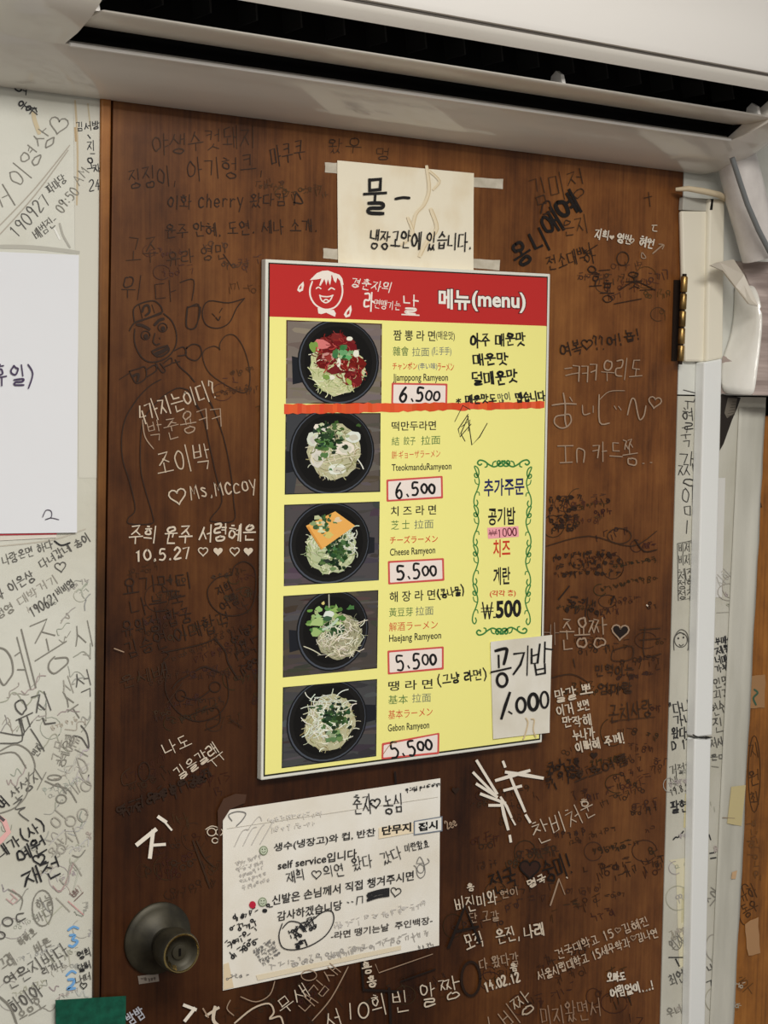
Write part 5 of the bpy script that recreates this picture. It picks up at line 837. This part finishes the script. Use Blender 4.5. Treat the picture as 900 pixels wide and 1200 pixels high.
Lw(('연은지바다', 6, 1153, 78, 1110, 17, G3, 1.5)); Lw(('리가나', 49, 1139, 74, 1128, 9, G3, 1.3), ('하하호', 22, 1105, 42, 1090, 10, G1, 1.3), ('바른', 40, 1112, 60, 1102, 11, G1, 1.4)); Lw(('하이아', 12, 1182, 48, 1158, 19, G3, 1.6), ('호', 38, 1180, 52, 1172, 20, G1, 1.4), ('으으', 22, 1192, 42, 1182, 12, G1, 1.4)); Lw(('영희', 91, 1120, 107, 1115, 10, KB, 1.3), ('달써', 91, 1135, 107, 1130, 9, KB, 1.3), ('나떠', 88, 1150, 107, 1143, 9, KB, 1.2), lambda p: p.heart(98, 1155, 4, KB, 1.2)); Lw(('그래', 0, 1132, 16, 1122, 16, G1, 1.5), ([(0, 1168), (12, 1180), (20, 1200)], 2.2, G1))
# ---- taped jamb on the hinge side
Jw = lambda *i, l='black pen handwriting': hand(jamb, i, l)
JK = (54, 52, 50)
Jw(([(801, 457), (817, 461), (813, 471), (803, 470)], 1.3, JK, False), ([(806, 471), (806, 479)], 1.3, JK), ('혈', 799, 491, 814, 490, 24, JK, 1.3), ('국', 797, 513, 811, 512, 24, JK, 1.3), ('가', 794, 537, 816, 537, 16, JK, 1.4), ('짱', 794, 557, 821, 556, 26, JK, 1.3), ('이', 798, 582, 816, 581, 22, JK, 1.3), ('ㅁ', 0, 0, 1, 1, 1, JK, 1), ([(802, 594), (809, 593), (809, 604), (803, 602), (802, 594)], 1.3, JK, False), ([(805.5, 610), (804.5, 625)], 1.4, JK))
Jw(*[('비저김', 795, 642+i*14, 816, 640+i*14, 12, (84, 82, 76), 1.2) for i in range(2)], ('체전', 794, 674, 816, 671, 13, (84, 82, 76), 1.2), ('정현', 794, 686, 816, 684, 11, (84, 82, 76), 1.2), ('정점', 794, 697, 816, 696, 11, (84, 82, 76), 1.2), ([(794, 637), (814, 633)], 1, (84, 82, 76)), ([(794, 637), (795, 704), (814, 700)], 1, (84, 82, 76), False))
hand(jamb, [([(790, 762), (790, 748), (797, 738), (805, 742), (807, 755), (806, 762)], 1.1, (92, 90, 84)), lambda p: [p.circle(798, 750, 7.5, 8.5, (92, 90, 84), 1), p.circle(795, 748, 1, 1.2, JK), p.circle(801, 747, 1, 1.2, JK)], ([(796, 755), (798, 757), (801, 755)], .9, JK), ([(793, 744), (797, 741), (802, 744)], .9, JK)], 'pen drawing of a long-haired girl face', name='face_drawing')
Jw(('"다니"', 784, 832, 814, 827, 14, KB, 1.7), ('가니', 789, 845, 814, 841, 13, KB, 1.7)); Jw(('왔다ㄱ', 787, 860, 814, 857, 13, KB, 1.8), ('D+136', 786, 874, 815, 870, 10, KB, 1.6), ([(810, 852), (816, 852), (815, 862)], 1.4, KB)); Jw(('거절기', 785, 904, 812, 898, 12, (84, 82, 76), 1.2), ('내', 785, 916, 795, 914, 11, (84, 82, 76), 1.2), ('19.8.22', 785, 929, 812, 920, 8, (84, 82, 76), 1.1)); Jw(('팔현', 786, 947, 807, 944, 13, KB, 2)); Jw(([(789, 984), (792, 981), (795, 981), (801, 974)], 1.6, KB)); Jw(('의차', 786, 1110, 800, 1098, 14, G1, 1.3), ([(784, 1122), (800, 1122)], 1.8, KB), ([(792, 1124), (796, 1132)], 2.2, KB), ('최언', 784, 1150, 803, 1142, 14, G3, 1.5), ([(804, 1158), (805, 1164)], 1.6, KB), ('우니', 781, 1188, 800, 1182, 10, G1, 1.3), lambda p: p.circle(793, 1105, 6, 8, G1, 1))
Jw(('부메승희', 838, 752, 865, 748, 9, KB, 1.5), ('제황', 838, 764, 858, 758, 10, KB, 1.5), ('너매디', 838, 774, 860, 770, 9, KB, 1.4), ('가부', 838, 785, 854, 781, 9, KB, 1.4), lambda p: p.circle(848, 770, 13, 13, KB, 1, 14, -75, 75)); Jw(('인명', 836, 802, 856, 796, 12, (84, 82, 76), 1.3), ('괴강~', 836, 815, 862, 810, 10, (84, 82, 76), 1.3)); Jw(('현수', 834, 833, 850, 826, 14, (84, 82, 76), 1.3), ('진', 835, 851, 849, 849, 15, (84, 82, 76), 1.4), ([(838, 842), (839, 845)], 1.3, KB)); Jw(('저사랑', 832, 872, 857, 866, 11, G3, 1.4), ('은마수', 832, 888, 862, 886, 7, G3, 1.3), ([(834, 898), (842, 899)], 1.3, G1)); Jw(([(831, 978), (833, 984)], 1.8, KB), ('ㅌ', 0, 0, 1, 1, 1, KB, 1), ([(832, 1000), (838, 999)], 2, KB), ([(833, 1006), (839, 1005)], 2, KB), ('스아', 830, 1060, 842, 1042, 16, G1, 1.4), lambda p: p.circle(836, 1110, 9, 15, G2, 1.2), ('나사', 829, 1136, 844, 1130, 9, G3, 1.4), ('가나', 828, 1155, 852, 1145, 9, KB, 1.5), ('마구', 836, 1160, 850, 1156, 10, KB, 1.5)); Jw(('지하', 840, 684, 856, 670, 14, (186, 184, 176), 1.2), ([(840, 718), (862, 717)], .9, G2), ([(846, 960), (860, 958)], 1.2, (150, 130, 110)))
noise(jamb, [(784, 885, 808, 1195, 10, 9, -10), (832, 890, 858, 1190, 12, 9, -8), (840, 660, 870, 720, 4, 8, 0)], 31, (170, 166, 156), 1.0, 'pale illegible pencil scribbles')
# ---- golden panel
Pw = lambda *i, l='faint dark handwriting': hand(panel, i, l)
PB = (70, 44, 20)
Pw(lambda p: p.circle(884, 907, 7, 45, PB, 1.1), ('지', 878, 880, 890, 878, 18, PB, 1.2), ('원', 877, 912, 891, 910, 18, PB, 1.5), ('최', 879, 936, 890, 934, 15, PB, 1.5), l='dark handwriting in a tall oval'); Pw(('규하', 866, 1050, 886, 1042, 18, PB, 1.4), ('동우', 870, 1070, 888, 1060, 15, PB, 1.4), lambda p: p.circle(873, 1060, 8, 24, PB, 1.1, 16, 60, 300), ('후', 868, 1160, 882, 1150, 26, (98, 64, 30), 1.2)); Pw(lambda p: p.scribble(884, 560, 80, 30, 8, (64, 38, 18), 2, random.Random(3)), lambda p: p.scribble(882, 960, 86, 70, 12, (104, 68, 34), 1.6, random.Random(5)))
st = sheet('tape_scrap', [(881, 792), (897, 790), (896, 829), (879, 830)], mat('translucent_scrap', (158, 118, 76), .35), .0028, .0004, nx=3, nz=4, rag=.6); tag(st, 'small translucent tape scrap with a green mark on the golden panel', 'tape')
pn = Pen(.0024); pn.stroke([(884, 808), (888, 812), (883, 818), (886, 826)], 2.2, (58, 92, 74)); pn.stroke([(875, 808), (877, 814)], 1.6, (52, 34, 22)); pn.build('green_mark', INK, st)
st2 = sheet('tape_scrap', [(874, 1082), (889, 1075), (890, 1118), (876, 1120)], mat('pale_scrap', (172, 130, 88), .45), .0028, .0004, nx=3, nz=4, rag=1.5, seed=8); tag(st2, 'pale torn tape scrap lower down the golden panel', 'tape')
# unseen ceiling lamp, plus an added fill lamp brightening the air conditioner
for lx, ly, lb_ in ((.75, -1.3, 'long flat white ceiling light in front of the door'), (-.2, -3.1, 'added long flat white fill light, unseen, brightening the air conditioner from the back')):
    lamp = thing('ceiling_or_fill_light', (lx, ly, 2.36), lb_, 'ceiling light', 'ceiling and fill lights')
    mb = MB(); mb.box((lx-.63, ly-.28, 2.364), (lx+.63, ly+.28, 2.4)); mb.build('housing', mat('lamp_housing', (230, 230, 228), .4), lamp, bevel=.004)
